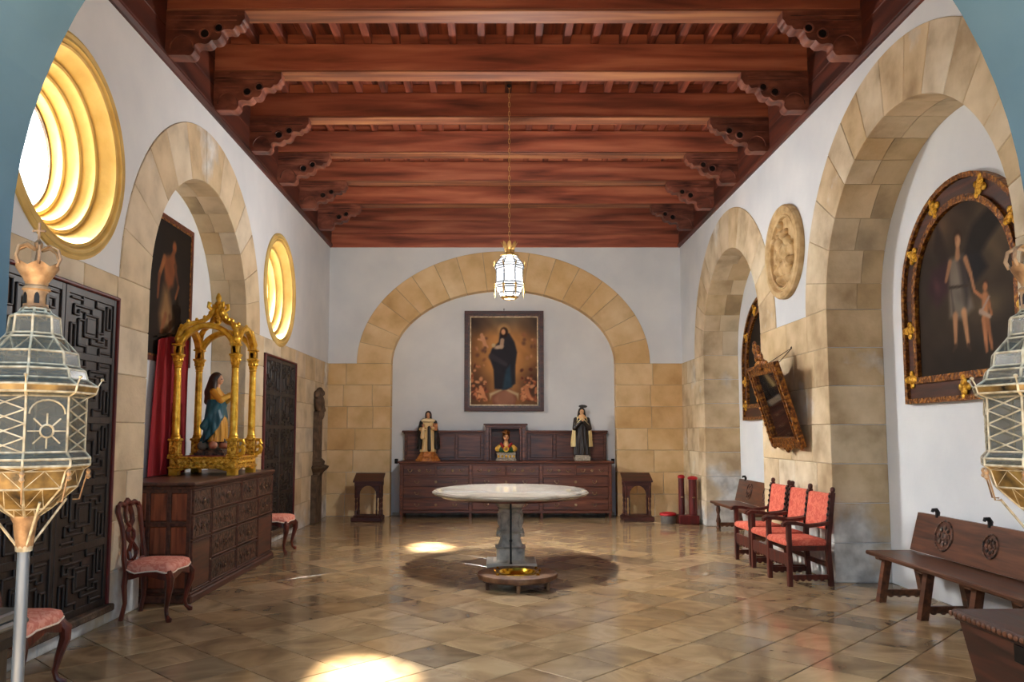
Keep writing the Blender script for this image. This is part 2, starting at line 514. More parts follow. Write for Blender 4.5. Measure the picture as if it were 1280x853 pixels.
def sprism(b, mp, poly, d0, d1):
    base = [mp(s, z, d0) for s, z in poly]
    off = Vector(mp(0, 0, d1)) - Vector(mp(0, 0, d0))
    b.prism(base, off)

def sbox(b, mp, s0, s1, z0, z1, d0, d1, ch=0.0):
    p, q = mp(s0, z0, d0), mp(s1, z1, d1)
    b.box(p[0], q[0], p[1], q[1], p[2], q[2], ch)

def wall_core(name, mp, s0, s1, ztop, T, opens, m='plaster'):
    b = B()
    cur = s0
    for o in sorted(opens, key=lambda o: o['c']):
        a = o['a']
        l, r = o['c'] - a, o['c'] + a
        if l > cur:
            sprism(b, mp, [(cur, 0), (l, 0), (l, ztop), (cur, ztop)], 0, T)
        n = 40
        pts = []
        for i in range(n + 1):
            t = PI - PI * i / n
            pts.append((o['c'] + a * math.cos(t), o['b'] * math.sin(t)))
        for i in range(n):
            (sa, ha), (sb, hb) = pts[i], pts[i + 1]
            sprism(b, mp, [(sa, o['z'] + ha), (sb, o['z'] + hb), (sb, ztop), (sa, ztop)], 0, T)
            if o['kind'] == 'oculus':
                sprism(b, mp, [(sa, 0), (sb, 0), (sb, o['z'] - hb), (sa, o['z'] - ha)], 0, T)
        if o['kind'] == 'niche':
            sprism(b, mp, [(l, 0), (r, 0), (r, ztop), (l, ztop)], o['depth'], T + 0.02)
        cur = r
    if cur < s1:
        sprism(b, mp, [(cur, 0), (s1, 0), (s1, ztop), (cur, ztop)], 0, T)
    w = obj(name, b, m)
    tag(w, kind='structure')
    return w

GAP, PROUD, CH = 0.004, 0.012, 0.006

def courses(wall, mp, s0, s1, m, jl=None, jr=None, holes=(), nco=7, lo=0.5, hi=0.95, seed=0, zt=ZD):
    """ashlar blocks; jl / jr = niche depth when that end is the jamb of an arch"""
    rng = random.Random(seed)
    h = zt / nco
    bed = B()
    for c in range(nco):
        z0, z1 = c * h, (c + 1) * h
        cuts = sorted({s0, s1} | {x for hl in holes if hl[2] < z1 and hl[3] > z0 for x in hl[:2] if s0 < x < s1})
        for a, e in zip(cuts[:-1], cuts[1:]):
            zz = [(z0, z1)]
            for hl in holes:
                if a >= hl[0] - 1e-6 and e <= hl[1] + 1e-6 and hl[2] < z1 and hl[3] > z0:
                    zz = []
                    if hl[2] > z0 + 0.03: zz.append((z0, hl[2]))
                    if hl[3] < z1 - 0.03: zz.append((hl[3], z1))
            for (za, zb) in zz:
                xs = [a]
                x = a + rng.uniform(0.3, hi)
                while x < e - 0.3:
                    xs.append(x)
                    x += rng.uniform(lo, hi)
                xs.append(e)
                for p, q in zip(xs[:-1], xs[1:]):
                    b = B()
                    d1, pp, qq = 0.05, p + GAP, q - GAP
                    if p == s0 and jl: d1, pp = jl - 0.002, p - PROUD
                    if q == s1 and jr: d1, qq = jr - 0.002, q + PROUD
                    sbox(b, mp, pp, qq, za + GAP, zb - GAP, -PROUD - rng.uniform(0, 0.003), d1, CH)
                    obj('stone_block', b, m, wall)
                sbox(bed, mp, a, e, za, zb, -PROUD + 0.006, 0.03)
    obj('mortar_bed', bed, 'mortar', wall)

def voussoirs(wall, mp, c, z, a, bb, A, BB, depth, n, m, seed=0, ms=None):
    """arch stones between the inner ellipse a,bb and the outer ellipse A,BB"""
    rng = random.Random(seed)
    edges = [0.0]
    for i in range(n):
        edges.append(edges[-1] + rng.uniform(0.8, 1.2))
    edges = [PI * e / edges[-1] for e in edges]
    bed = B()
    for t0, t1 in zip(edges[:-1], edges[1:]):
        g = 0.002
        ts = [t0 + g + (t1 - t0 - 2 * g) * i / 4 for i in range(5)]
        inn = [(c + (a - PROUD) * math.cos(t), z + (bb - PROUD) * math.sin(t)) for t in ts]
        out = [(c + A * math.cos(t), z + BB * math.sin(t)) for t in ts]
        b = B()
        f0 = -PROUD - rng.uniform(0, 0.003)
        poly = inn + out[::-1]
        # front chamfer: outline shrunk at the face
        cx_, cz_ = sum(p[0] for p in poly) / len(poly), sum(p[1] for p in poly) / len(poly)
        def shrink(p):
            v = Vector((cx_ - p[0], cz_ - p[1]))
            v = v.normalized() * 0.007
            return (p[0] + v.x, p[1] + v.y)
        small = [shrink(p) for p in poly]
        if depth < 0.3:
            cuts = [depth]
        else:
            k = rng.choice([0.45, 0.55, 0.62])
            cuts = [depth * k, depth]
        b.loft([[mp(s, h, f0) for s, h in small], [mp(s, h, f0 + 0.006) for s, h in poly], [mp(s, h, cuts[0] - (0.003 if len(cuts) > 1 else 0)) for s, h in poly]])
        obj('voussoir', b, m, wall)
        if len(cuts) > 1:
            b = B()
            poly2 = inn + [(c + (a + 0.12) * math.cos(t), z + (bb + 0.12) * math.sin(t)) for t in ts][::-1]
            b.loft([[mp(s, h, cuts[0] + 0.003) for s, h in poly2], [mp(s, h, depth) for s, h in poly2]])
            obj('soffit_stone', b, ms or m, wall)
        tt = [t0 + (t1 - t0) * i / 4 for i in range(5)]
        pm = [(c + (a - 0.004) * math.cos(t), z + (bb - 0.004) * math.sin(t)) for t in tt] + [(c + A * math.cos(t), z + BB * math.sin(t)) for t in tt][::-1]
        sprism(bed, mp, pm, -PROUD + 0.006, max(0.03, depth - 0.004))
    obj('mortar_bed', bed, 'mortar', wall)

# ------------------------------------------------------------------ floor
fb = B()
fb.box(XL - 0.6, XR + 0.9, -2.5, YB + 0.8, -0.14, -0.008)
floor = tag(obj('floor', fb, 'grout'), kind='structure')

def clip_poly(poly, x0, x1, y0, y1):
    for ax, lim, sg in ((0, x0, 1), (0, x1, -1), (1, y0, 1), (1, y1, -1)):
        out = []
        for i in range(len(poly)):
            p, q = poly[i], poly[(i + 1) % len(poly)]
            dp, dq = sg * (p[ax] - lim), sg * (q[ax] - lim)
            if dp >= 0: out.append(p)
            if (dp >= 0) != (dq >= 0):
                t = dp / (dp - dq)
                out.append((p[0] + t * (q[0] - p[0]), p[1] + t * (q[1] - p[1])))
        poly = out
        if len(poly) < 3: return []
    return poly

TS = 0.47
tiles = []
th = math.radians(46)
u, v = Vector((math.cos(th), math.sin(th))), Vector((-math.sin(th), math.cos(th)))
for i in range(-60, 60):
    for j in range(-60, 60):
        c = Vector((2.22, 6.17)) + u * (i * TS) + v * (j * TS)
        if not (XL - 0.8 < c.x < XR + 1.0 and -2.4 < c.y < YB + 0.6):
            continue
        hh = TS / 2 - 0.0045
        q = [c + u * a + v * e for a, e in ((-hh, -hh), (hh, -hh), (hh, hh), (-hh, hh))]
        pl = clip_poly([tuple(p) for p in q], XL - 0.4, XR + 0.6, -2.4, YB + 0.2)
        if len(pl) >= 3:
            tiles.append((c, pl))
def in_view(c):
    if c.y < 3.0: return False
    px = 620.6 + 1000 * c.x / c.y
    return -40 < px < 1320 and c.y > 5.0 and XL - .2 < c.x < XR + .6
tiles.sort(key=lambda t: (0 if in_view(t[0]) else 1, t[0].length))
rest = B()
for k, (c, pl) in enumerate(tiles):
    cc = Vector((sum(p[0] for p in pl) / len(pl), sum(p[1] for p in pl) / len(pl)))
    sh = [tuple(Vector(p) + (cc - Vector(p)).normalized() * min(0.004, (cc - Vector(p)).length * .5)) for p in pl]
    b = B() if k < 300 else rest
    b.loft([[(p[0], p[1], -0.02) for p in pl], [(p[0], p[1], -0.003) for p in pl], [(p[0], p[1], 0.0) for p in sh]])
    if k < 300:
        obj('floor_tile', b, 'tile', floor)
tag(obj('tile_field', rest, 'tile', floor), kind='stuff')

# ------------------------------------------------------------------ walls
LA = dict(kind='niche', c=9.25, a=1.53, b=1.53, z=ZD, depth=0.46)
O1 = dict(kind='oculus', c=6.21, a=0.87, b=0.87, z=3.93)
O2 = dict(kind='oculus', c=12.42, a=0.86, b=0.86, z=3.88)
D1 = (5.33, 7.07, 0.13, 2.85)
D2 = (11.6, 13.42, 0.13, 2.82)
mpL, mpR, mpB, mpF = MAPS['left'], MAPS['right'], MAPS['back'], MAPS['front']
wl = wall_core('wall_left', mpL, YF - 0.9, YB + 0.5, ZTOP, 0.56, [LA, O1, O2])
courses(wl, mpL, YF, LA['c'] - LA['a'], 'stone_left', jr=0.46, holes=[D1], seed=1)
courses(wl, mpL, LA['c'] + LA['a'], YB, 'stone_left', jl=0.46, holes=[D2], seed=2)
voussoirs(wl, mpL, LA['c'], ZD, 1.53, 1.53, 2.13, 2.13, 0.456, 13, 'stone_left', 4, 'stone_soffit')

RA1 = dict(kind='niche', c=7.33, a=1.67, b=1.67, z=ZD, depth=0.62)
RA2 = dict(kind='niche', c=12.83, a=1.58, b=1.58, z=ZD, depth=0.62)
wr = wall_core('wall_right', mpR, YF - 0.9, YB + 0.5, ZTOP, 0.8, [RA1, RA2])
courses(wr, mpR, YF, 7.33 - 1.67, 'stone_right', jr=0.62, seed=11)
courses(wr, mpR, 7.33 + 1.67, 12.83 - 1.58, 'stone_right', jl=0.62, jr=0.62, seed=12)
courses(wr, mpR, 12.83 + 1.58, YB, 'stone_right', jl=0.62, seed=13)
voussoirs(wr, mpR, 7.33, ZD, 1.67, 1.67, 2.26, 2.26, 0.616, 15, 'stone_right', 14, 'stone_soffit')
voussoirs(wr, mpR, 12.83, ZD, 1.58, 1.58, 2.2, 2.2, 0.616, 13, 'stone_right', 15, 'stone_soffit')

BA = dict(kind='niche', c=0.14, a=2.28, b=1.52, z=ZD, depth=0.24)
wb = wall_core('wall_back', mpB, XL - 0.56, XR + 0.8, ZTOP, 0.6, [BA])
courses(wb, mpB, XL, 0.14 - 2.28, 'stone_back', jr=0.24, seed=21, lo=0.5, hi=0.75)
courses(wb, mpB, 0.14 + 2.28, XR, 'stone_back', jl=0.24, seed=22, lo=0.5, hi=0.75)
voussoirs(wb, mpB, 0.14, ZD, 2.28, 1.52, 2.96, 2.3, 0.236, 17, 'stone_back', 23)

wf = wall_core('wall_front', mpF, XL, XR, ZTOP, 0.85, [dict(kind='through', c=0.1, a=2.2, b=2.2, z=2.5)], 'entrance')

# door way through the front wall is the arch itself; skirting of the back niche
b = B()
b.box(-2.1, 2.38, YB + 0.215, YB + 0.24, 0, 0.05)
tag(obj('baseboard_back', b, 'greystone'), kind='structure')

# ------------------------------------------------------------------ round windows
def oculus(name, y, z, R):
    w = tag(thing(name, None, None), kind='structure')
    def revolve(prof, n=64):
        bb = B()
        rings = [[mpL(y + r * math.cos(2 * PI * k / n), z + r * math.sin(2 * PI * k / n), d) for k in range(n)] for r, d in prof]
        return bb.loft(rings + [rings[0]], True, False)
    k = R / 0.87
    def rings(a, bnd):
        return [(r * k, d) for r, d in a], bnd
    # outer moulding on the wall face
    obj('outer_moulding', revolve([(.90 * k, .02), (.90 * k, -.02), (.875 * k, -.035), (.85 * k, -.02), (.84 * k, -.028), (.82 * k, -.03), (.80 * k, -.005), (.80 * k, .02)]), 'ring', w, True)
    # splayed steps, each a ring of stone
    steps = [(.80, .00, .69, .13), (.69, .13, .61, .23), (.61, .23, .545, .34), (.545, .34, .50, .45)]
    for (r0, d0, r1, d1) in steps:
        rm = (r0 + r1) / 2
        prof = [(r0 * k, d0), (r0 * k - .012, d0 - .012), (r0 * k - .030, d0 - .002), (r0 * k - .034, d0 + .012),
                (rm * k, d0 + .05), (r1 * k + .012, d1 - .02), (r1 * k, d1), (r1 * k, d1 + .03), (R + .02, d1 + .03), (R + .02, d0 + .01)]
        obj('splay_ring', revolve(prof), 'ring', w, True)
    # glazing with a lead rim and bars
    fr = obj('window_rim', revolve([(.51 * k, .43), (.485 * k, .43), (.485 * k, .47), (.51 * k, .47)]), 'brownstone', w)
    pb = B()
    n = 48
    ring0 = [mpL(y + .49 * k * math.cos(2 * PI * q / n), z + .49 * k * math.sin(2 * PI * q / n), .452) for q in range(n)]
    pb.prism(ring0, Vector(mpL(0, 0, .004)) - Vector(mpL(0, 0, 0)))
    obj('pane', pb, 'pane', w)
    return w
oculus('window_1', 6.21, 3.93, 0.87)
oculus('window_2', 12.42, 3.88, 0.86)

# ------------------------------------------------------------------ doors with interlaced mouldings
LACE = []
def rect(a, b_, c, d):
    return [(a, b_, c, b_), (c, b_, c, d), (c, d, a, d), (a, d, a, b_)]
LACE += rect(.35, .30, .65, .70)
LACE += [(.22, .12, .22, .58), (.22, .58, .35, .58), (.78, .88, .78, .42), (.78, .42, .65, .42),
         (.12, .82, .50, .82), (.50, .82, .50, .70), (.88, .18, .50, .18), (.50, .18, .50, .30),
         (.22, .12, .40, .12), (.40, .12, .40, 0), (.78, .88, .60, .88), (.60, .88, .60, 1.0),
         (.12, .82, .12, .66), (.12, .66, .22, .66), (.22, .66, .22, .74), (.22, .74, .35, .74),
         (.88, .18, .88, .34), (.88, .34, .78, .34), (.78, .34, .78, .26), (.78, .26, .65, .26),
         (.06, .06, .06, .48), (.06, .48, .15, .48), (.15, .48, .15, .06), (.15, .06, .06, .06),
         (.94, .94, .94, .52), (.94, .52, .85, .52), (.85, .52, .85, .94), (.85, .94, .94, .94),
         (.30, .88, .30, 1.0), (.70, .12, .70, 0), (.06, .94, .30, .94), (.94, .06, .70, .06)]
def make_door(name, D):
    s0, s1, z0, z1 = D
    d = tag(thing(name, None, None), kind='structure')
    b = B()
    fw = 0.03
    sbox(b, mpL, s0, s0 + fw, z0, z1, -.05, .02, .008)
    sbox(b, mpL, s1 - fw, s1, z0, z1, -.05, .02, .008)
    sbox(b, mpL, s0, s1, z1 - fw, z1, -.05, .02, .008)
    obj('door_frame', b, 'door_red', d)
    b = B()
    sbox(b, mpL, s0 - .02, s1 + .02, z0 - .01, z0 + .05, -.09, .02, .01)
    obj('threshold', b, 'brownstone', d)
    mid = (s0 + s1) / 2
    for (a, e) in ((s0 + fw, mid - .004), (mid + .004, s1 - fw)):
        lb = B()
        sbox(lb, mpL, a, e, z0 + .05, z1 - fw, -.012, .02, .003)
        leaf = obj('door_leaf', lb, 'door', d)
        st = B()
        bw = .05
        sbox(st, mpL, a, a + bw, z0 + .05, z1 - fw, -.028, -.008, .004)
        sbox(st, mpL, e - bw, e, z0 + .05, z1 - fw, -.028, -.008, .004)
        nz = 5
        for q in range(nz + 1):
            zz = z0 + .05 + (z1 - fw - z0 - .05 - .06) * q / nz
            sbox(st, mpL, a, e, zz, zz + .06, -.026, -.008, .004)
        obj('door_stiles', st, 'door', leaf)
        mo = B()
        H = (z1 - fw - z0 - .05 - .06) / nz
        flip = a < mid - .1
        for q in range(nz):
            zb = z0 + .11 + H * q
            for (x0, y0, x1, y1) in LACE:
                if flip: x0, x1 = 1 - x0, 1 - x1
                if q % 2: y0, y1 = 1 - y0, 1 - y1
                w2 = e - a - 2 * bw
                sa, sb_ = a + bw + w2 * x0, a + bw + w2 * x1
                za, zb_ = zb + (H - .06) * y0, zb + (H - .06) * y1
                t = .0095
                sbox(mo, mpL, min(sa, sb_) - t, max(sa, sb_) + t, min(za, zb_) - t, max(za, zb_) + t, -.030, -.010, .006)
            pn = B()
            w2 = e - a - 2 * bw
            sbox(pn, mpL, a + bw + w2 * .40, a + bw + w2 * .60, zb + (H - .06) * .36, zb + (H - .06) * .64, -.024, -.01, .008)
            obj('raised_panel', pn, 'door', leaf)
        obj('lattice_moulding', mo, 'door', leaf)
make_door('door_1', D1)
make_door('door_2', D2)

# ------------------------------------------------------------------ ceiling
b = B()
b.box(XL - .5, XR + .8, 2.5, YB + .6, 6.465, 6.75)
ceil = tag(obj('ceiling', b, 'frieze'), kind='structure')
BY = [3.68 + 1.39 * k for k in range(9)]
BW, BZ0, BZ1 = 0.24, 5.95, 6.31
beam_me = None
for y in BY:
    b = B()
    b.box(XL, XR, y, y + BW, BZ0 + .02, BZ1, .012)
    bm_ = obj('beam', b, 'beam_x', ceil)
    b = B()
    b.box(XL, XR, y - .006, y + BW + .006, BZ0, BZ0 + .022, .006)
    obj('beam_soffit_board', b, 'worn_bounce', ceil)
# joists running over the beams and the boards between them
jx = [0.16 + 0.34 * k for k in range(-11, 12)]
jx = [x for x in jx if XL < x - .05 and x + .05 < XR]
for x in jx:
    b = B()
    b.box(x - .045, x + .045, YF - .3, YB, BZ1, BZ1 + .125, .006)
    obj('joist', b, 'beam_y', ceil)
xs = [XL] + [(p + q) / 2 for p, q in zip(jx[:-1], jx[1:])] + [XR]
for p, q in zip(xs[:-1], xs[1:]):
    b = B()
    b.box(p + .003, q - .003, YF - .3, YB, BZ1 + .125, BZ1 + .155)
    obj('ceiling_board', b, 'beam_y', ceil)
# wooden blocks closing the gaps between the joists above each beam
for y in BY:
    b = B()
    for p, q in zip(jx[:-1], jx[1:]):
        b.box(p + .045, q - .045, y + .03, y + .055, BZ1, BZ1 + .125)
    obj('joist_infill', b, 'beam_x', ceil)
# frieze boards on the side and end walls
for x0, x1, in ((XL, XL + .03), (XR - .03, XR)):
    s = 1 if x0 == XL else -1
    xw = XL if s == 1 else XR
    for za, zb in ((ZW + .075, 5.78), (5.785, 6.10), (6.105, BZ1)):
        b = B()
        b.box(xw, xw + s * .03, YF, YB, za, zb, .005)
        obj('frieze_board', b, 'frieze', ceil)
    b = B()
    pr = [(0, ZW), (.03, ZW), (.06, ZW + .03), (.06, ZW + .05), (.045, ZW + .06), (.05, ZW + .075), (0, ZW + .075)]
    b.prism([(xw + s * p[0], YF, p[1]) for p in pr], (0, YB - YF, 0))
    obj('cornice_moulding', b, 'frieze', ceil)
for za, zb in ((ZW, 5.70), (5.705, 5.98), (5.985, BZ1)):
    b = B()
    b.box(XL, XR, YB - .035, YB, za, zb, .005)
    obj('frieze_board', b, 'beam_x', ceil)

# carved corbels
def corbel_profile():
    pts = [(0, 0), (.20, 0)]
    # scallops climbing to the tip
    lobes = [(.20, 0, .30, .055, .03), (.30, .055, .36, .125, -.035), (.36, .125, .47, .16, .025), (.47, .16, .57, .215, .028),
             (.57, .215, .64, .275, -.028), (.64, .275, .71, .31, .022), (.71, .31, .78, .36, .022), (.78, .36, .80, .42, .012)]
    for (x0, z0, x1, z1, bulge) in lobes:
        dx, dz = x1 - x0, z1 - z0
        L_ = math.hypot(dx, dz)
        nx, nz = dz / L_, -dx / L_
        for i in range(1, 7):
            t = i / 6
            k = math.sin(PI * t) * bulge
            pts.append((x0 + dx * t + nx * k, z0 + dz * t + nz * k))
    pts += [(.80, .47), (0, .47)]
    return pts
CP = corbel_profile()
def add_corbel(x, s, y):
    b = B()
    poly = [(x + s * p[0], y, BZ0 - .47 + p[1]) for p in CP]
    b.prism(poly, (0, .16, 0))
    c = obj('corbel', b, 'corbel', ceil)
    z0 = BZ0 - .47
    # carved rosettes, scroll and rules on the two faces
    for yy, sg in ((y, -1), (y + .16, 1)):
        d = B()
        for (cx_, cz_, r) in ((.40, .225, .052), (.54, .285, .047), (.13, .13, .0)):
            if r:
                d.tube([(x + s * (cx_ + r * math.cos(t)), yy + sg * .004, z0 + cz_ + r * math.sin(t)) for t in [2 * PI * q / 14 for q in range(14)]], .010, 5, closed=True)
        for zz in (.27, .37, .415):
            d.tube([(x + s * .02, yy + sg * .002, z0 + zz), (x + s * (.30 if zz < .3 else .72), yy + sg * .002, z0 + zz)], .006, 5)
        d.tube([(x + s * (.05 + .12 * math.cos(t) + .12), yy + sg * .002, z0 + .07 + .14 * math.sin(t)) for t in [PI * q / 12 for q in range(13)]], .007, 5)
        obj('corbel_carving', d, 'corbel', c)
        h = B()
        for (cx_, cz_, r) in ((.40, .225, .04), (.54, .285, .036)):
            h.lathe([(r, -.004), (r, .003)], 12)
            k = len(h.v) - 24
            for i in range(k, len(h.v)):
                px, py, pz = h.v[i]
                h.v[i] = (x + s * cx_ + px, yy + sg * pz, z0 + cz_ + py)
        obj('rosette_hole', h, 'iron', c)
for y in BY[1:]:
    add_corbel(XL + .03, 1, y - .015)
    add_corbel(XR - .03, -1, y - .015)
#PART2
# ------------------------------------------------------------------ numpy tools: pictures and sculpted figures
class Pic:
    """colours evaluated at grid points; x in 0..asp, y in 0..1 (units of picture height)"""
    def __init__(self, X, Y, base):
        self.X, self.Y = X, Y
        self.c = np.ones(X.shape + (3,)) * np.array(base) / 255.0
        self.rng = np.random.RandomState(3)
    def mix(self, a, col):
        a = np.clip(a, 0, 1)[..., None]
        self.c = self.c * (1 - a) + np.array(col) / 255.0 * a
    def blob(self, x, y, rx, ry, col, soft=.35, rot=0, al=1.0):
        cs, sn = math.cos(rot), math.sin(rot)
        dx, dy = self.X - x, self.Y - y
        u_, v_ = (dx * cs + dy * sn) / rx, (-dx * sn + dy * cs) / ry
        self.mix(al * (1 - np.sqrt(u_ * u_ + v_ * v_)) / soft + 0.0, col)
    def stroke(self, x0, y0, x1, y1, r0, r1, col, soft=.3, al=1.0):
        dx, dy = x1 - x0, y1 - y0
        t = np.clip(((self.X - x0) * dx + (self.Y - y0) * dy) / (dx * dx + dy * dy + 1e-9), 0, 1)
        d = np.hypot(self.X - x0 - t * dx, self.Y - y0 - t * dy) / (r0 + (r1 - r0) * t)
        self.mix(al * (1 - d) / soft, col)
    def poly(self, pts, col, soft=.01, al=1.0):
        ins = np.zeros(self.X.shape, bool)
        dm = np.full(self.X.shape, 9.0)
        n = len(pts)
        for i in range(n):
            (xa, ya), (xb, yb) = pts[i], pts[(i + 1) % n]
            cr = ((ya > self.Y) != (yb > self.Y)) & (self.X < (xb - xa) * (self.Y - ya) / (yb - ya + 1e-12) + xa)
            ins ^= cr
            dx, dy = xb - xa, yb - ya
            t = np.clip(((self.X - xa) * dx + (self.Y - ya) * dy) / (dx * dx + dy * dy + 1e-9), 0, 1)
            dm = np.minimum(dm, np.hypot(self.X - xa - t * dx, self.Y - ya - t * dy))
        sd = np.where(ins, dm, -dm)
        self.mix(al * (sd / soft + .5), col)
    def grain(self, amt, sc=9.0):
        n = 0
        for k in range(4):
            a, b_, p, q = self.rng.uniform(-1, 1, 4)
            n = n + np.sin(sc * (k + 1) * (a * self.X + b_ * self.Y) + 9 * p + 2 * np.sin(sc * (q * self.X - a * self.Y) * 1.3)) / (k + 1)
        self.c = np.clip(self.c * (1 + amt * n[..., None] * .5), 0, 1)

def lin_np(c):
    return np.where(c <= 0.04045, c / 12.92, ((c + 0.055) / 1.055) ** 2.4)

def set_paint(me, cols):
    at = me.color_attributes.new('paint', 'FLOAT_COLOR', 'POINT')
    a = np.ones((len(me.vertices), 4), np.float32)
    a[:, :3] = lin_np(np.clip(cols, 0, 1))
    at.data.foreach_set('color', a.ravel())

def canvas(name, parent, to3, w, h, fn, base, nx=90, ny=120, top=None):
    """picture surface: to3(a, b, d) maps right, up, out; top(a) gives the height of an arched head"""
    A = np.linspace(-w / 2, w / 2, nx)
    Tp = np.array([top(a) if top else h for a in A])
    f = np.linspace(0, 1, ny)
    XX = np.repeat(A[None, :], ny, 0)
    YY = f[:, None] * Tp[None, :]
    pic = Pic((XX + w / 2) / h, YY / h, base)
    fn(pic, w / h)
    vs = [to3(a, z, 0) for a, z in zip(XX.ravel(), YY.ravel())]
    fs = [(j * nx + i, j * nx + i + 1, (j + 1) * nx + i + 1, (j + 1) * nx + i) for j in range(ny - 1) for i in range(nx - 1)]
    me = bpy.data.meshes.new(name)
    me.from_pydata(vs, [], fs)
    set_paint(me, pic.c.reshape(-1, 3))
    return link(name, me, 'paint', parent)

def surf_net(F, lo, hi, n):
    lo, hi = np.array(lo, float), np.array(hi, float)
    dims = np.maximum(6, np.ceil((hi - lo) / max(hi - lo) * n)).astype(int)
    ax = [np.linspace(lo[i], hi[i], dims[i]) for i in range(3)]
    G = np.stack(np.meshgrid(*ax, indexing='ij'), -1)
    V = F(G)
    ins = V < 0
    c = np.zeros(tuple(d - 1 for d in dims), int)
    corners = [(i, j, k) for i in (0, 1) for j in (0, 1) for k in (0, 1)]
    def sub(Aa, o):
        return Aa[o[0]:o[0] + dims[0] - 1, o[1]:o[1] + dims[1] - 1, o[2]:o[2] + dims[2] - 1]
    for o in corners:
        c += sub(ins, o)
    mask = (c > 0) & (c < 8)
    pos = np.zeros(mask.shape + (3,)); cnt = np.zeros(mask.shape)
    for o in corners:
        for a in range(3):
            if o[a]: continue
            p = list(o); p[a] = 1
            v0, v1 = sub(V, o), sub(V, p)
            cr = (v0 < 0) != (v1 < 0)
            t = np.where(cr, v0 / np.where(cr, v0 - v1, 1), 0)
            P0, P1 = sub(G, o), sub(G, p)
            pos += np.where(cr[..., None], P0 + (P1 - P0) * t[..., None], 0)
            cnt += cr
    idx = np.full(mask.shape, -1)
    idx[mask] = np.arange(mask.sum())
    verts = pos[mask] / cnt[mask][:, None]
    faces = []
    for a in range(3):
        b_, c_ = (a + 1) % 3, (a + 2) % 3
        s0 = [slice(None)] * 3; s1 = [slice(None)] * 3
        s0[a] = slice(0, -1); s1[a] = slice(1, None)
        chg = ins[tuple(s0)] != ins[tuple(s1)]
        I = np.argwhere(chg)
        ok = (I[:, b_] > 0) & (I[:, c_] > 0) & (I[:, b_] < dims[b_] - 1) & (I[:, c_] < dims[c_] - 1)
        for p in I[ok]:
            q = []
            for db, dc in ((0, 0), (-1, 0), (-1, -1), (0, -1)):
                r_ = p.copy(); r_[b_] += db; r_[c_] += dc
                q.append(idx[tuple(r_)])
            if min(q) >= 0:
                faces.append(tuple(int(z) for z in q))
    return verts, faces

def s_ell(P, c, r):
    r = np.array(r, float)
    k = np.linalg.norm((P - np.array(c)) / r, axis=-1)
    return (k - 1) * r.min()
def s_cap(P, a, b_, ra, rb):
    a, b_ = np.array(a, float), np.array(b_, float)
    d = b_ - a
    t = np.clip(((P - a) @ d) / (d @ d), 0, 1)
    return np.linalg.norm(P - a - t[..., None] * d, axis=-1) - (ra + (rb - ra) * t)
def smin(a, b_, k):
    h = np.clip(.5 + .5 * (b_ - a) / k, 0, 1)
    return b_ + (a - b_) * h - k * h * (1 - h)
def s_robe(P, zs, ax, ay, ox=None, oy=None, folds=9, amp=.05, tw=3.0, grow=1.0):
    z = P[..., 2]
    a, e = np.interp(z, zs, ax) * grow, np.interp(z, zs, ay) * grow
    cx_ = np.interp(z, zs, ox) if ox else 0
    cy_ = np.interp(z, zs, oy) if oy else 0
    dx, dy = P[..., 0] - cx_, P[..., 1] - cy_
    an = np.arctan2(dy / e, dx / a)
    rho = np.sqrt((dx / a) ** 2 + (dy / e) ** 2)
    am = amp * np.clip(1.15 - (z - zs[0]) / (zs[-1] - zs[0]), 0.1, 1)
    rho = rho - am * (np.sin(folds * an + tw * z * 4) + .5 * np.sin((folds * 2 + 1) * an - 5 * z))
    d = (rho - 1) * np.minimum(a, e) * .85
    return np.maximum(d, np.maximum(zs[0] - z, z - zs[-1]))

def sculpt(name, parts, lo, hi, n, parent, k=.012, scale=1.0, cut=None, mat_='poly'):
    """parts: list of (distance function, colour); one continuous surface, coloured by its nearest part"""
    def F(P):
        d = None
        for fn, col in parts:
            q = fn(P)
            d = q if d is None else smin(d, q, k)
        if cut is not None:
            d = np.maximum(d, cut(P))
        return d
    vs, fs = surf_net(F, lo, hi, n)
    D = np.stack([fn(vs) for fn, _ in parts], 1)
    cols = np.array([c for _, c in parts], float)[D.argmin(1)] / 255.0
    me = bpy.data.meshes.new(name)
    me.from_pydata((vs * scale).tolist(), [], fs)
    bmfix(me)
    set_paint(me, cols)
    me.polygons.foreach_set('use_smooth', [True] * len(me.polygons))
    return link(name, me, mat_, parent)

SKIN = (214, 160, 122)
def head_parts(c, h, skin=SKIN, hair=None, tilt=0):
    """head of height h centred at c, facing +x"""
    x, y, z = c
    p = [(lambda P: s_ell(P, (x, y, z), (h * .40, h * .34, h * .5)), skin),
         (lambda P: s_ell(P, (x + h * .18, y, z - h * .28), (h * .2, h * .2, h * .2)), skin),
         (lambda P: s_cap(P, (x + h * .36, y, z + h * .06), (x + h * .44, y, z - h * .12), h * .04, h * .07), skin),
         (lambda P: s_cap(P, (x + h * .34, y - h * .09, z - h * .26), (x + h * .34, y + h * .09, z - h * .26), h * .04, h * .04), (170, 84, 70)),
         (lambda P: s_ell(P, (x + h * .345, y + h * .14, z + h * .02), (h * .05, h * .07, h * .035)), (60, 36, 26)),
         (lambda P: s_ell(P, (x + h * .345, y - h * .14, z + h * .02), (h * .05, h * .07, h * .035)), (60, 36, 26)),
         (lambda P: s_cap(P, (x - h * .05, y, z - h * .3), (x - h * .1, y, z - h * .75), h * .2, h * .24), skin)]
    return p
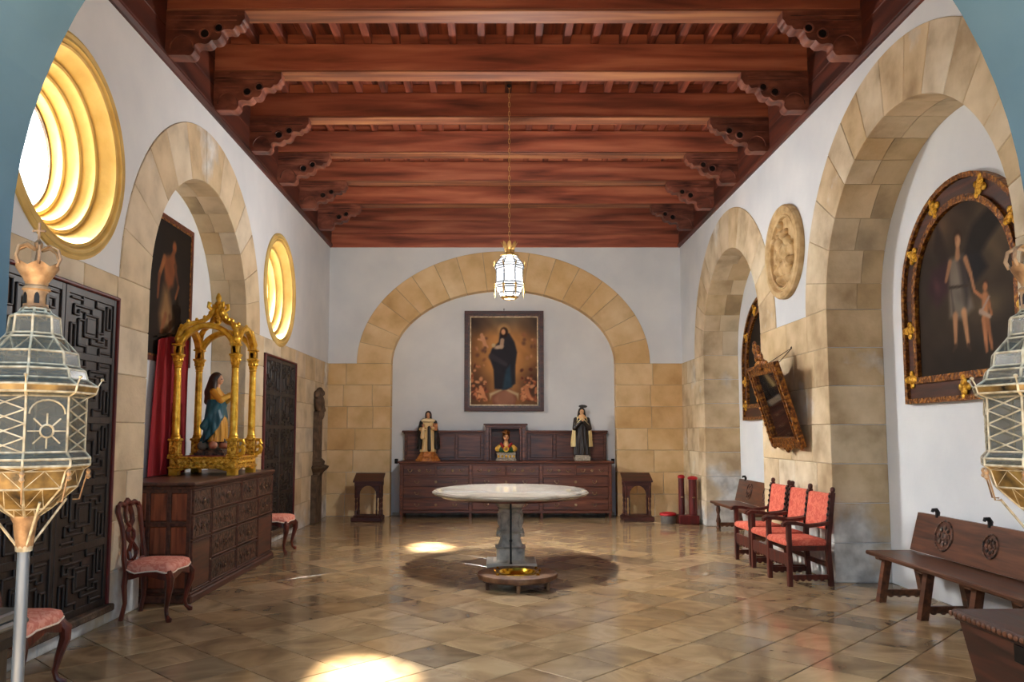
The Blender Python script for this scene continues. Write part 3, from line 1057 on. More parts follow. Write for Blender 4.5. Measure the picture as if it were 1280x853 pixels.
def hand_parts(w, d, s, side=1, skin=SKIN, up=(0, 0, 1)):
    """palm at w with five fingers along d (unit), spread along 'across'; s = hand length"""
    w, d = np.array(w, float), np.array(d, float) / np.linalg.norm(d)
    up = np.array(up, float)
    ac = np.cross(d, up); ac /= np.linalg.norm(ac)
    nrm = np.cross(ac, d)
    pr = [(lambda P: s_cap(P, w, w + d * s * .45, s * .16, s * .2), skin)]
    for i, L_ in enumerate((.42, .5, .46, .36)):
        o = ac * (i - 1.5) * s * .11
        b0 = w + d * s * .5 + o
        b1 = b0 + d * s * L_ * .55 + nrm * s * .02
        b2 = b1 + d * s * L_ * .45 - nrm * s * .06
        pr.append((lambda P, a=b0, e=b1: s_cap(P, a, e, s * .06, s * .055), skin))
        pr.append((lambda P, a=b1, e=b2: s_cap(P, a, e, s * .055, s * .045), skin))
    t0 = w + d * s * .15 - ac * s * .2 * side
    t1 = t0 + d * s * .3 - ac * s * .14 * side
    pr.append((lambda P: s_cap(P, t0, t1, s * .07, s * .055), skin))
    return pr

# ------------------------------------------------------------------ frames
def outline_rect(w, h, t):
    return [(-w / 2 + t, t), (w / 2 - t, t), (w / 2 - t, h - t), (-w / 2 + t, h - t)]
def outline_arch(w, zs, t, n=24):
    r = w / 2
    pts = [(-r + t, t), (r - t, t), (r - t, zs)]
    pts += [((r - t) * math.cos(PI * i / n), zs + (r - t) * math.sin(PI * i / n)) for i in range(1, n)]
    pts += [(-r + t, zs)]
    return pts
def frame_ring(to3, outl, t0, t1, d0, d1):
    b = B()
    O = [to3(a, z, d0) for a, z in outl(t0)]
    I = [to3(a, z, d0) for a, z in outl(t1)]
    off = Vector(to3(0, 0, d1)) - Vector(to3(0, 0, d0))
    return b.ring(O, I, off)

# ------------------------------------------------------------------ the big painting over the back dresser
def fn_back(p, asp):
    cx_ = asp / 2
    p.blob(cx_, .5, .62, .8, (190, 130, 76), 1.0)
    p.blob(cx_, .55, .36, .55, (232, 168, 98), 1.0)
    p.blob(cx_, .98, .6, .2, (112, 96, 78), .9)
    p.blob(.02, .95, .25, .2, (66, 52, 48), .9)
    p.blob(asp, .95, .25, .25, (74, 60, 52), .9)
    p.blob(.0, .2, .28, .3, (84, 58, 44), .8)
    p.blob(asp, .2, .28, .3, (80, 56, 44), .8)
    r = np.random.RandomState(5)
    for sx in (-1, 1):
        for k in range(60):
            x = cx_ + sx * (r.uniform(.2, .38)); y = r.uniform(.05, .12 + .36 * r.rand())
            p.blob(x, y, r.uniform(.012, .04), r.uniform(.012, .036), [(196, 124, 84), (150, 84, 56), (104, 60, 44), (214, 150, 106)][r.randint(4)], .5, r.uniform(0, 3))
        for k in range(10):
            x = cx_ + sx * (r.uniform(.2, .36)); y = r.uniform(.5, .82)
            p.blob(x, y, r.uniform(.02, .04), r.uniform(.015, .04), [(200, 140, 98), (150, 100, 70), (120, 84, 64)][r.randint(3)], .6, r.uniform(0, 3), .8)
    # winged children
    for (x, y, c) in ((.12, .14, (216, 148, 104)), (asp - .12, .14, (206, 134, 92)), (.13, .74, (214, 156, 116))):
        p.stroke(x, y + .03, x + .03, y - .05, .03, .022, c); p.blob(x - .01, y + .06, .024, .026, c, .4)
        p.stroke(x + .03, y - .04, x + .06, y - .08, .016, .012, c); p.stroke(x, y, x - .05, y + .01, .014, .012, c)
    # globe and moon
    p.blob(cx_, .07, .15, .14, (140, 92, 72), .12)
    p.blob(cx_ + .01, .06, .13, .12, (168, 116, 92), .3)
    p.poly([(cx_ - .17, .13), (cx_ - .16, .05), (cx_ - .14, .1), (cx_, .17), (cx_ + .14, .1), (cx_ + .16, .05), (cx_ + .17, .13), (cx_, .2)], (206, 180, 140), .015, .7)
    # standing figure in dark cloak
    p.blob(cx_, .85, .09, .1, (226, 176, 110), .9)
    p.poly([(cx_ - .11, .18), (cx_ - .12, .4), (cx_ - .17, .55), (cx_ - .14, .64), (cx_ - .06, .72), (cx_ - .05, .82), (cx_ + .06, .82), (cx_ + .12, .72), (cx_ + .15, .6), (cx_ + .13, .45), (cx_ + .13, .24), (cx_ + .1, .22), (cx_ + .03, .17)], (44, 42, 50), .02)
    p.poly([(cx_ - .02, .17), (cx_ + .02, .4), (cx_ + .07, .46), (cx_ + .09, .2)], (46, 70, 88), .03)
    p.stroke(cx_ - .14, .55, cx_ + .02, .46, .05, .03, (62, 58, 66), .6)
    p.stroke(cx_ - .02, .74, cx_ - .03, .66, .03, .03, (196, 164, 136), .5)
    p.blob(cx_ - .06, .66, .07, .03, (206, 178, 150), .5, .2)
    p.blob(cx_ - .12, .68, .03, .03, (206, 178, 134), .5)
    p.blob(cx_, .83, .055, .07, (52, 32, 24), .3)
    p.blob(cx_ - .008, .835, .03, .042, (212, 160, 122), .4)
    p.grain(.12, 14)
def back3(ox, oz, y):
    return lambda a, z, d: (ox + a, y - d, oz + z)
t = thing('painting', 'large framed painting of a cloaked woman standing on a globe, above the long dresser', 'painting', (0.155, YB + .24, 2.09))
to = lambda a, z, d: (a, -d, z)
W_, H_ = 1.62, 2.06
ol = lambda q: outline_rect(W_, H_, q)
obj('outer_frame', frame_ring(to, ol, 0, .075, 0, .07), 'darkwood', t)
obj('frame_slope', frame_ring(to, ol, .075, .115, 0, .045), 'walnut', t)
obj('inner_fillet', frame_ring(to, ol, .115, .135, 0, .055), 'bronze', t)
b = B(); b.box(-W_ / 2 + .02, W_ / 2 - .02, -.012, -.002, .02, H_ - .02); obj('backing_board', b, 'darkwood', t)
cw, chh = W_ - .27, H_ - .27
canvas('picture', t, lambda a, z, d: (a, -.02, z + .135), cw, chh, fn_back, (120, 84, 56), 100, 136)
b = B(); b.tube([(0, -.02, H_), (0, -.025, H_ + .035)], .006, 5); b.ell((0, -.03, H_ + .04), .013, 6, 4); obj('hanging_nail', b, 'iron', t)

# left niche painting
def fn_left(p, asp):
    p.blob(asp * .6, .3, .5, .5, (46, 34, 26), 1.0)
    c = (150, 92, 52); d = (110, 64, 38)
    p.blob(asp * .60, .84, .05, .06, (138, 78, 44), .5)
    p.stroke(asp * .58, .8, asp * .55, .74, .03, .05, d, .5)
    p.poly([(asp * .36, .74), (asp * .6, .78), (asp * .66, .7), (asp * .6, .55), (asp * .48, .5), (asp * .4, .56)], (128, 72, 40), .05)
    p.stroke(asp * .38, .72, asp * .28, .58, .04, .03, c, .5); p.stroke(asp * .28, .58, asp * .26, .42, .03, .022, d, .5)
    p.stroke(asp * .62, .7, asp * .72, .55, .03, .025, (86, 50, 32), .6); p.stroke(asp * .72, .55, asp * .66, .46, .024, .02, (128, 76, 46), .5)
    p.poly([(asp * .38, .52), (asp * .5, .5), (asp * .62, .3), (asp * .6, .16), (asp * .46, .2), (asp * .36, .16), (asp * .3, .3)], (150, 112, 70), .08, .8)
    p.stroke(asp * .44, .3, asp * .36, .18, .04, .03, (134, 84, 52), .6); p.stroke(asp * .54, .3, asp * .58, .14, .035, .03, (110, 70, 44), .6)
    p.grain(.2, 10)
t = thing('painting', 'dark painting of a bare-shouldered man hung inside the arch behind the gilded canopy', 'painting', (XL - .46, 9.27, 2.46))
to = lambda a, z, d: (d, a, z)
W_, H_ = 1.40, 1.72
ol = lambda q: outline_rect(W_, H_, q)
obj('outer_frame', frame_ring(to, ol, 0, .05, 0, .03), 'mahogany', t)
obj('gilt_fillet', frame_ring(to, ol, .05, .075, 0, .025), 'gilt', t)
b = B(); b.box(.002, .012, -W_ / 2 + .02, W_ / 2 - .02, .02, H_ - .02); obj('backing_board', b, 'darkwood', t)
canvas('picture', t, lambda a, z, d: (.02, a, z + .075), W_ - .15, H_ - .15, fn_left, (26, 19, 15), 80, 96)

# arched pictures in the right-hand niches
def fn_angel(p, asp):
    A_ = lambda q: asp * q
    p.blob(A_(.78), .72, .34, .34, (104, 86, 62), 1.0)
    p.blob(A_(.5), .5, .55, .45, (70, 56, 40), 1.0)
    p.blob(A_(.28), .92, .3, .2, (92, 70, 50), 1.0)
    p.blob(A_(.75), .36, .3, .12, (96, 80, 58), 1.0)
    p.poly([(A_(.50), .66), (A_(.62), .84), (A_(.92), .96), (A_(.97), .84), (A_(.8), .74), (A_(.6), .60)], (28, 21, 18), .05)
    p.poly([(A_(.40), .62), (A_(.31), .86), (A_(.25), .96), (A_(.21), .78), (A_(.32), .58)], (44, 32, 26), .05)
    p.poly([(A_(.38), .69), (A_(.18), .66), (A_(.12), .54), (A_(.22), .42), (A_(.34), .50)], (58, 32, 38), .06)
    p.blob(A_(.22), .55, .05, .08, (78, 44, 50), .9, .5)
    p.poly([(A_(.50), .69), (A_(.68), .67), (A_(.75), .57), (A_(.62), .50), (A_(.5), .56)], (26, 22, 26), .04)
    p.poly([(A_(.37), .69), (A_(.52), .69), (A_(.54), .52), (A_(.60), .36), (A_(.48), .31), (A_(.35), .34), (A_(.36), .5)], (116, 106, 94), .04)
    p.poly([(A_(.46), .68), (A_(.54), .68), (A_(.57), .44), (A_(.52), .36)], (60, 52, 50), .05)
    p.stroke(A_(.38), .50, A_(.40), .34, .012, .02, (84, 76, 68), .8)
    p.stroke(A_(.36), .52, A_(.55), .50, .014, .012, (60, 48, 38), .6)
    p.blob(A_(.468), .800, .055, .062, (50, 30, 20), .5)
    p.stroke(A_(.468), .76, A_(.462), .69, .022, .034, (168, 122, 86), .5)
    p.blob(A_(.472), .782, .034, .046, (190, 142, 102), .4)
    p.blob(A_(.455), .80, .02, .03, (150, 106, 74), .8)
    p.stroke(A_(.38), .67, A_(.33), .57, .026, .02, (160, 114, 80), .5)
    p.stroke(A_(.54), .66, A_(.585), .56, .028, .022, (168, 120, 84), .5)
    p.stroke(A_(.585), .56, A_(.61), .47, .020, .016, (168, 120, 84), .5)
    p.stroke(A_(.41), .34, A_(.40), .16, .034, .018, (176, 128, 90), .5)
    p.stroke(A_(.50), .35, A_(.53), .15, .036, .018, (186, 136, 96), .5)
    p.stroke(A_(.40), .16, A_(.37), .13, .02, .012, (80, 54, 38), .5)
    p.stroke(A_(.53), .15, A_(.55), .12, .02, .012, (80, 54, 38), .5)
    p.blob(A_(.72), .475, .034, .036, (70, 42, 26), .5)
    p.blob(A_(.715), .462, .026, .032, (182, 120, 78), .4)
    p.stroke(A_(.71), .41, A_(.70), .28, .038, .034, (188, 126, 84), .5)
    p.stroke(A_(.68), .41, A_(.615), .455, .016, .013, (182, 120, 80), .5)
    p.stroke(A_(.735), .40, A_(.76), .30, .016, .013, (160, 104, 68), .5)
    p.stroke(A_(.69), .28, A_(.70), .1, .030, .015, (182, 120, 80), .5)
    p.stroke(A_(.72), .28, A_(.75), .11, .028, .015, (160, 104, 68), .5)
    p.stroke(A_(.66), .33, A_(.745), .29, .022, .016, (176, 152, 134), .6)
    p.stroke(A_(.745), .40, A_(.66), .32, .012, .012, (170, 146, 130), .6)
    p.blob(A_(.3), .06, .6, .13, (34, 25, 19), .9)
    p.grain(.18, 12)
def fn_dark(p, asp):
    p.blob(asp * .5, .6, .4, .4, (48, 40, 32), 1.0)
    p.poly([(asp * .4, .2), (asp * .36, .6), (asp * .5, .75), (asp * .62, .6), (asp * .6, .2)], (62, 44, 36), .06)
    p.blob(asp * .5, .8, .04, .05, (150, 110, 80), .5)
    p.grain(.15, 11)
def arched_picture(label, y, z, w, zs, fn, base):
    t = thing('painting', label, 'painting', (XR + .62, y, z))
    to = lambda a, zz, d: (-d, -a, zz)
    ol = lambda q: outline_arch(w, zs, q)
    obj('outer_gilt_moulding', frame_ring(to, ol, 0, .05, 0, .075), 'gilt', t)
    obj('painted_band', frame_ring(to, ol, .05, .20, 0, .04), 'chestwood', t)
    obj('inner_gilt_moulding', frame_ring(to, ol, .20, .265, 0, .07), 'gilt', t)
    pts = ol(.125)
    n = len(pts)
    # gilt clasps across the band
    r = w / 2 - .125
    spots = [(-r, .25, 0), (-r, zs * .72, 0), (r, .25, 0), (r, zs * .72, 0), (0, .125, 1)]
    for k in (30, 66, 114, 150):
        spots.append((r * math.cos(math.radians(k)), zs + r * math.sin(math.radians(k)), math.radians(k)))
    for (a, zz, ang) in spots:
        b = B()
        horiz = (ang == 1)
        ca, sa = (math.cos(ang), math.sin(ang)) if not horiz else (0, 1)
        if ang == 0: ca, sa = 1, 0
        for q in range(-2, 3):
            c_ = (a + ca * q * .042, zz + sa * q * .042)
            b.ell(to(c_[0], c_[1], .06), (.025, .05 - .006 * abs(q), .05 - .006 * abs(q)), 8, 5)
        for q in (-1, 1):
            b.ell(to(a - sa * q * .06, zz + ca * q * .06, .055), (.02, .035, .035), 8, 5)
        obj('gilt_clasp', b, 'goldcarve', t, True)
    b = B()
    b.prism([to(a, zz, .002) for a, zz in ol(.02)], (-.01, 0, 0))
    obj('backing_board', b, 'darkwood', t)
    wi = w - .53
    top = lambda a: (zs - .265) + math.sqrt(max(0, (wi / 2) ** 2 - a * a))
    canvas('picture', t, lambda a, zz, d: (-.03, -a, zz + .265), wi, zs - .265 + wi / 2, fn, base, 90, 120, top)
arched_picture('arched painting of an angel leading a child, in double gilt frame above the long bench', 7.36, 1.95, 2.10, 1.06, fn_angel, (44, 34, 26))
arched_picture('arched dark painting with gilt frame inside the niche beyond the hanging mirror', 12.86, 1.87, 2.24, 0.92, fn_dark, (30, 25, 21))

# ------------------------------------------------------------------ stone relief roundel
t = thing('stone_roundel', 'round carved stone relief with two figures set in plaster between the arches', 'relief', (XR - .001, 10.18, 3.98))
n = 56
def rx(prof):
    bb = B()
    rings = [[(-d, r * math.cos(2 * PI * k / n), r * math.sin(2 * PI * k / n)) for k in range(n)] for r, d in prof]
    return bb.loft(rings + [rings[0]], True, False)
obj('rim', rx([(.61, .0), (.61, .06), (.59, .085), (.53, .09), (.515, .075), (.50, .05), (.485, .05), (.475, .065), (.455, .055), (.445, .0)]), 'relief', t, True)
b = B(); b.prism([(-.004, .47 * math.cos(2 * PI * k / 40), .47 * math.sin(2 * PI * k / 40)) for k in range(40)], (-.008, 0, 0)); obj('field', b, 'relief', t)
RC = (214, 180, 124)
rp = []
rr = random.Random(4)
def radd(f): rp.append((f, RC))
for c_, r_ in (((0, .02, .22), (.10, .06, .08)), ((0, .14, .12), (.09, .055, .07)), ((0, -.12, .12), (.10, .08, .12)), ((0, .02, .0), (.09, .12, .12)), ((0, -.02, -.2), (.06, .26, .1)), ((0, .2, -.02), (.05, .08, .12)), ((0, -.22, -.05), (.05, .07, .14)), ((0, 0, -.34), (.04, .2, .06))):
    radd(lambda P, c=c_, r=r_: s_ell(P, c, r))
for a_, e_, r_ in (((0, .1, .1), (.03, -.05, .02), .035), ((0, -.1, .12), (.03, .04, .0), .035), ((0, .15, -.05), (.03, .22, -.2), .04), ((0, -.15, -.05), (.03, -.2, -.22), .045)):
    radd(lambda P, a=a_, e=e_, r=r_: s_cap(P, a, e, r, r * .8))
for k in range(30):
    a_ = rr.uniform(0, 2 * PI); q = rr.uniform(.05, .4)
    c_ = (0.0, q * math.cos(a_), q * math.sin(a_)); s_ = rr.uniform(.025, .05)
    radd(lambda P, c=c_, s=s_: s_ell(P, c, (s * 2.0, s, s * 1.3)))
def rcut(P): return np.maximum(np.hypot(P[..., 1], P[..., 2]) - .43, P[..., 0] * -1 - .004)
o = sculpt('carved_figures', rp, (-.02, -.46, -.46), (.12, .46, .46), 100, t, .004, 1.0, rcut, 'relief')
o.rotation_euler = (0, 0, PI)
o.location = (-.008, 0, 0)

# ------------------------------------------------------------------ hanging mirror, leaning out from the wall on a cord
t = thing('wall_mirror', 'tall gilt-framed mirror with carved crest leaning forward from the stone pier on a cord', 'mirror', (XR - .03, 10.08, 1.50))
til = math.atan2(.30, 1.0)
mm = Matrix.Rotation(-til, 4, 'Y')
W_, H_ = 1.0, 1.05
def to(a, z, d):
    p = mm @ Vector((-d, -a, z))
    return (p.x - .03, p.y, p.z)
ol = lambda q: outline_rect(W_, H_, q)
obj('frame', frame_ring(to, ol, .0, .09, 0, .05), 'gilt', t)
obj('frame_bead', frame_ring(to, ol, .09, .11, 0, .065), 'gilt', t)
obj('frame_edge', frame_ring(to, ol, -.015, .03, 0, .068), 'gilt', t)
b = B(); b.prism([to(a, z, .02) for a, z in ol(.10)], Vector(to(0, 0, .026)) - Vector(to(0, 0, .02))); obj('mirror_glass', b, 'mirror', t)
b = B(); b.prism([to(a, z, .0) for a, z in ol(.02)], Vector(to(0, 0, .012)) - Vector(to(0, 0, 0))); obj('backing_board', b, 'darkwood', t)
b = B()
for (a, z, r) in ((0, .03, .09), (-.1, .02, .06), (.1, .02, .06), (-.17, .01, .05), (.17, .01, .05), (0, .14, .08), (-.06, .11, .06), (.06, .11, .06), (-.04, .22, .065), (.05, .21, .06), (0, .28, .05)):
    b.ell(to(a, H_ + z, .04), (r * .55, r, r), 8, 6)
obj('carved_crest', b, 'gilt', t, True)
b = B()
for (a, z, r) in ((0, -.03, .06), (-.08, -.01, .045), (.08, -.01, .045)):
    b.ell(to(a, z, .04), (r * .6, r, r), 8, 6)
obj('carved_foot', b, 'gilt', t, True)
for (a, z, r) in ((-.46, 0, .045), (.46, 0, .045), (-.3, 0, .03), (.3, 0, .03)):
    b = B()
    b.ell(to(a, z, .04), (r * .6, r, r), 8, 6)
    obj('carved_rosette', b, 'gilt', t, True)

b = B()
for s in (-1, 1):
    for k in range(9):
        b.ell(to(s * .49, .1 + k * .105, .05), (.03, .03, .05), 6, 5)
obj('side_carving', b, 'gilt', t, True)
b = B()
p0 = Vector((.028, 0, 1.23))
b.tube([to(-.35, H_ - .05, 0), tuple(p0)], .004, 5); b.tube([to(.35, H_ - .05, 0), tuple(p0)], .004, 5)
b.ell((.018, 0, 1.23), .014, 6, 4)
obj('hanging_cord', b, 'iron', t)
#PART3
M['brazier'] = mat('worn_brown_wood', [rgb(74, 46, 30), rgb(112, 76, 50), rgb(146, 110, 78)], (1, 1, 1), 9, 0.5, detail=8)
# ------------------------------------------------------------------ carved dresser in the left arch
def bail(b, c, w, out, drop=.025, r=.004):
    """bail handle hanging at c; out = unit vector away from the drawer; spans along 'side'"""
    o = Vector(out); side = Vector((0, 0, 1)).cross(o); c = Vector(c)
    pts = []
    for i in range(9):
        t = PI * i / 8
        pts.append(tuple(c + side * (w / 2 * math.cos(t)) + Vector((0, 0, -drop * math.sin(t))) + o * .014))
    b.tube(pts, r, 5)
    for s in (-1, 1):
        b.ell(tuple(c + side * (s * w / 2) + o * .008), .009, 6, 4)
        b.ell(tuple(c + side * (s * w / 2) + o * .002 + Vector((0, 0, .004))), .014, 6, 4)
t = thing('carved_dresser', 'long dark carved chest of drawers with panelled end standing in the left arch', 'dresser', (-3.40, 9.33, 0))
b = B(); b.box(-.44, .405, -1.40, 1.40, .07, 1.12, .006); obj('body', b, 'walnut', t)
b = B(); b.box(-.445, .45, -1.43, 1.43, 1.125, 1.165, .012); b.box(-.44, .425, -1.415, 1.415, 1.10, 1.125, .006); obj('top', b, 'walnut', t)
b = B(); b.box(-.44, .45, -1.43, 1.43, .0, .075, .012); b.box(-.44, .43, -1.415, 1.415, .075, .10, .008); obj('plinth', b, 'walnut', t)
for i in range(4):
    for j in range(3):
        b = B()
        x0 = -.40 + i * .205; z0 = .14 + j * .325
        b.box(x0, x0 + .165, -1.412, -1.39, z0, z0 + .27, .012)
        obj('end_panel', b, 'walnut_end', t)
b = B()
for x0 in (-.44, -.235, -.03, .175, .37):
    b.box(x0, x0 + .04, -1.418, -1.39, .10, 1.10, .005)
for z0 in (.10, .41, .735, 1.06):
    b.box(-.44, .41, -1.416, -1.39, z0, z0 + .04, .005)
obj('end_stiles', b, 'walnut', t)
ys = [-1.40, -.87, -.04, .77, 1.40]
zr = [.10, .345, .60, .845, 1.10]
def ldrawer(y0, y1, z0, z1, kind='drawer'):
    b = B(); b.box(.40, .418, y0 + .015, y1 - .015, z0 + .012, z1 - .012, .006)
    d = obj(kind, b, 'walnut', t)
    b = B(); q = .035
    b.box(.415, .424, y0 + q, y1 - q, z0 + q - .005, z1 - q + .005, .004)
    obj('carved_panel', b, 'carved' if kind == 'drawer' else 'walnut', d)
    b = B()
    for (ya, yb, za, zb) in ((y0 + .012, y0 + .028, z0 + .01, z1 - .01), (y1 - .028, y1 - .012, z0 + .01, z1 - .01), (y0 + .012, y1 - .012, z0 + .01, z0 + .026), (y0 + .012, y1 - .012, z1 - .026, z1 - .01)):
        b.box(.40, .432, ya, yb, za, zb, .006)
    obj('edge_moulding', b, 'walnut', d)
    if kind == 'drawer':
        zc, yc = (z0 + z1) / 2, (y0 + y1) / 2
        b = B()
        for k in range(8):
            a = k * PI / 4
            b.ell((.424, yc + .03 * math.cos(a), zc + .03 * math.sin(a)), (.012, .016, .016), 6, 4)
        for s in (-1, 1):
            for k in range(4):
                b.ell((.424, yc + s * (.09 + k * .055) * min(1, (y1 - y0) / .75), zc + .02 * math.sin(k * 2.1)), (.011, .026, .03), 6, 4)
        obj('carved_relief', b, 'carved', d, True)
        b = B(); b.ell((.442, yc, zc), .012, 8, 5); obj('knob', b, 'bronze', d, True)
    else:
        b = B(); b.ell((.44, y1 - .05, (z0 + z1) / 2), .012, 8, 5); obj('knob', b, 'bronze', d, True)
ldrawer(ys[0], ys[1], zr[3], zr[4]); ldrawer(ys[1], .10, zr[3], zr[4]); ldrawer(.10, .72, zr[3], zr[4]); ldrawer(.72, ys[4], zr[3], zr[4])
for i in range(4): ldrawer(ys[i], ys[i + 1], zr[2], zr[3])
ldrawer(ys[0], ys[1], zr[0], zr[2], 'door'); ldrawer(ys[3], ys[4], zr[0], zr[2], 'door')
for i in (1, 2):
    for j in (0, 1): ldrawer(ys[i], ys[i + 1], zr[j], zr[j + 1])

# ------------------------------------------------------------------ long dresser against the back wall
t = thing('vestment_dresser', 'long brown vestment dresser with many drawers under the big painting', 'dresser', (0.18, 15.98, 0))
hx = 2.05
b = B(); b.box(-hx, hx, -.29, .34, .12, 1.06, .006); obj('body', b, 'walnut_x', t)
b = B(); b.box(-hx - .06, hx + .06, -.345, .345, 1.065, 1.10, .012); b.box(-hx - .03, hx + .03, -.32, .34, 1.045, 1.065, .006); obj('top', b, 'walnut_x', t)
for x in (-hx, -.71, .67, hx - .05):
    for y in (-.30, .26):
        b = B(); b.box(x, x + .05, y, y + .06, 0, .13, .006); obj('foot', b, 'walnut_x', t)
b = B()
for x in (-hx - .01, -.715, .655, hx - .05):
    b.box(x, x + .06, -.315, -.28, .10, 1.05, .006)
b.box(-hx, hx, -.312, -.28, .10, .15, .006)
obj('front_stiles', b, 'walnut_x', t)
cols_ = [(-hx + .055, -.72), (-.65, .65), (.72, hx - .055)]
def bdrawer(x0, x1, z0, z1):
    b = B(); b.box(x0, x1, -.308, -.285, z0, z1, .008)
    d = obj('drawer', b, 'walnut_x', t)
    w = x1 - x0
    for s in (-1, 1):
        hb = B(); bail(hb, ((x0 + x1) / 2 + s * w * .29, -.308, (z0 + z1) / 2 + .012), .075, (0, -1, 0), .036, .008)
        obj('handle', hb, 'bronze', d, True)
    hb = B()
    for k in range(6):
        a = k * PI / 3
        hb.ell(((x0 + x1) / 2 + .018 * math.cos(a), -.310, (z0 + z1) / 2 + .018 * math.sin(a)), (.012, .005, .012), 6, 4)
    hb.ell(((x0 + x1) / 2, -.314, (z0 + z1) / 2), .010, 6, 4)
    obj('keyhole_plate', hb, 'bronze', d, True)
for (a, e) in cols_:
    m_ = (a + e) / 2
    bdrawer(a + .005, m_ - .012, .82, 1.02); bdrawer(m_ + .012, e - .005, .82, 1.02)
    for z0, z1 in ((.61, .79), (.385, .58), (.16, .355)):
        bdrawer(a + .005, e - .005, z0, z1)
# raised back with panels
b = B(); b.box(-hx + .02, hx - .02, .20, .30, 1.10, 1.66, .005); obj('upper_back', b, 'walnut_x', t)
b = B(); b.box(-hx - .03, -.42, .14, .32, 1.66, 1.70, .012); b.box(.42, hx + .01, .14, .32, 1.66, 1.70, .012); b.box(-hx, -.40, .17, .32, 1.63, 1.66, .006); b.box(.40, hx, .17, .32, 1.63, 1.66, .006); obj('upper_cornice', b, 'walnut_x', t)
for s in (-1, 1):
    for (a, e) in ((.50, .95), (1.02, 1.47), (1.54, 1.98)):
        x0, x1 = sorted((s * a, s * e))
        b = B(); b.box(x0, x1, .185, .205, 1.15, 1.60, .012); obj('upper_panel', b, 'walnut_x', t)
    for x in (.47, .985, 1.505, 2.0):
        b = B(); b.box(s * x - .022, s * x + .022, .178, .21, 1.11, 1.63, .005); obj('upper_stile', b, 'walnut_x', t)
# central shrine box
for s in (-1, 1):
    b = B()
    b.box(s * .36 - .035, s * .36 + .035, -.02, .22, 1.10, 1.77, .006)
    b.box(s * .30 - .02, s * .30 + .02, .0, .22, 1.10, 1.74, .005)
    b.box(s * .405 - .018, s * .405 + .018, .03, .22, 1.10, 1.70, .005)
    obj('shrine_pilaster', b, 'walnut_x', t)
b = B(); b.box(-.44, .44, -.07, .24, 1.80, 1.835, .01); b.box(-.41, .41, -.04, .24, 1.765, 1.80, .006); b.box(-.30, .30, -.0, .22, 1.735, 1.77, .004); obj('shrine_cornice', b, 'walnut_x', t)
b = B(); b.box(-.30, .30, .19, .21, 1.10, 1.74); obj('shrine_back', b, 'darkwood', t)

# black sockets on the niche wall at both ends of the dresser
for x, lb in ((-2.03, 'small black wall socket beside the long dresser, next to the habited figure with gold plinth'), (2.36, 'small black wall socket beside the long dresser, near the praying figure with halo')):
    o = thing('wall_socket', lb, 'socket', (x, YB + .24, 1.08))
    b = B(); b.box(-.035, .035, -.022, 0, -.05, .05, .008); obj('cover_plate', b, 'iron', o)
    b = B(); b.box(-.018, .018, -.034, -.02, -.03, .03, .006); obj('plug', b, 'iron', o)

# ------------------------------------------------------------------ polychrome figures
def plinth(t, m, levels, n=8, rot=PI / 8, sy=1.0):
    for (r0, r1, z0, z1) in levels:
        b = B()
        rg = lambda r, z: [(r * math.cos(rot + 2 * PI * k / n), sy * r * math.sin(rot + 2 * PI * k / n), z) for k in range(n)]
        b.loft([rg(r0, z0), rg(r0, z0 + (z1 - z0) * .25), rg(r1, z1)])
        obj('plinth_step', b, m, t)

# the woman in a teal mantle under the canopy (faces the room, +x)
t = thing('virgin_figure', 'carved figure of a woman in teal mantle and gold robe under the gilded canopy', 'statue', (-3.375, 9.62, 1.385))
plinth(t, 'carved', [(.25, .25, 0, .03), (.22, .20, .03, .065)], 4, PI / 4)
S = .93
zs = [.10, .2, .35, .5, .62, .72, .80]
axr = [.115, .105, .095, .085, .075, .075, .045]
ayr = [.15, .14, .13, .115, .10, .115, .06]
oxr = [.04, .05, .05, .03, .015, .0, .0]
GOLD = (206, 150, 56)
body = [(lambda P: s_robe(P, zs, axr, ayr, oxr, None, 9, .07, 2.5), GOLD),
        (lambda P: s_cap(P, (.0, .10, .74), (.10, .11, .63), .045, .042), (196, 132, 40)),
        (lambda P: s_cap(P, (.10, .11, .63), (.19, .03, .70), .042, .034), (216, 164, 66)),
        (lambda P: s_cap(P, (.0, -.10, .74), (.10, -.11, .63), .045, .042), (196, 132, 40)),
        (lambda P: s_cap(P, (.10, -.11, .63), (.19, -.03, .70), .042, .034), (216, 164, 66))]
body += head_parts((.03, 0, .905), .135)
body += hand_parts((.195, .02, .705), (.75, -.15, .65), .085, 1, up=(0, 1, 0.1))
body += hand_parts((.195, -.02, .705), (.75, .15, .65), .085, -1, up=(0, 1, 0.1))
sculpt('figure', body, (-.2, -.22, .08), (.32, .22, 1.0), 120, t, .008, S)
mz = [.07, .2, .35, .5, .64]
mant = [(lambda P: s_robe(P, mz, [.165, .16, .145, .13, .105], [.185, .175, .16, .145, .125], [.0, .02, .025, .01, .0], None, 7, .09, 5.0), (22, 78, 92)),
        (lambda P: s_cap(P, (.08, -.10, .60), (-.1, -.12, .30), .04, .05), (30, 90, 104)),
        (lambda P: s_cap(P, (.08, .10, .60), (-.02, .13, .30), .04, .05), (18, 66, 82))]
sculpt('mantle', mant, (-.25, -.24, .04), (.26, .24, .72), 92, t, .02, S, lambda P: P[..., 0] - np.interp(P[..., 2], [.07, .12, .2, .3, .42, .64], [-.12, -.06, .035, .095, .13, .10]))
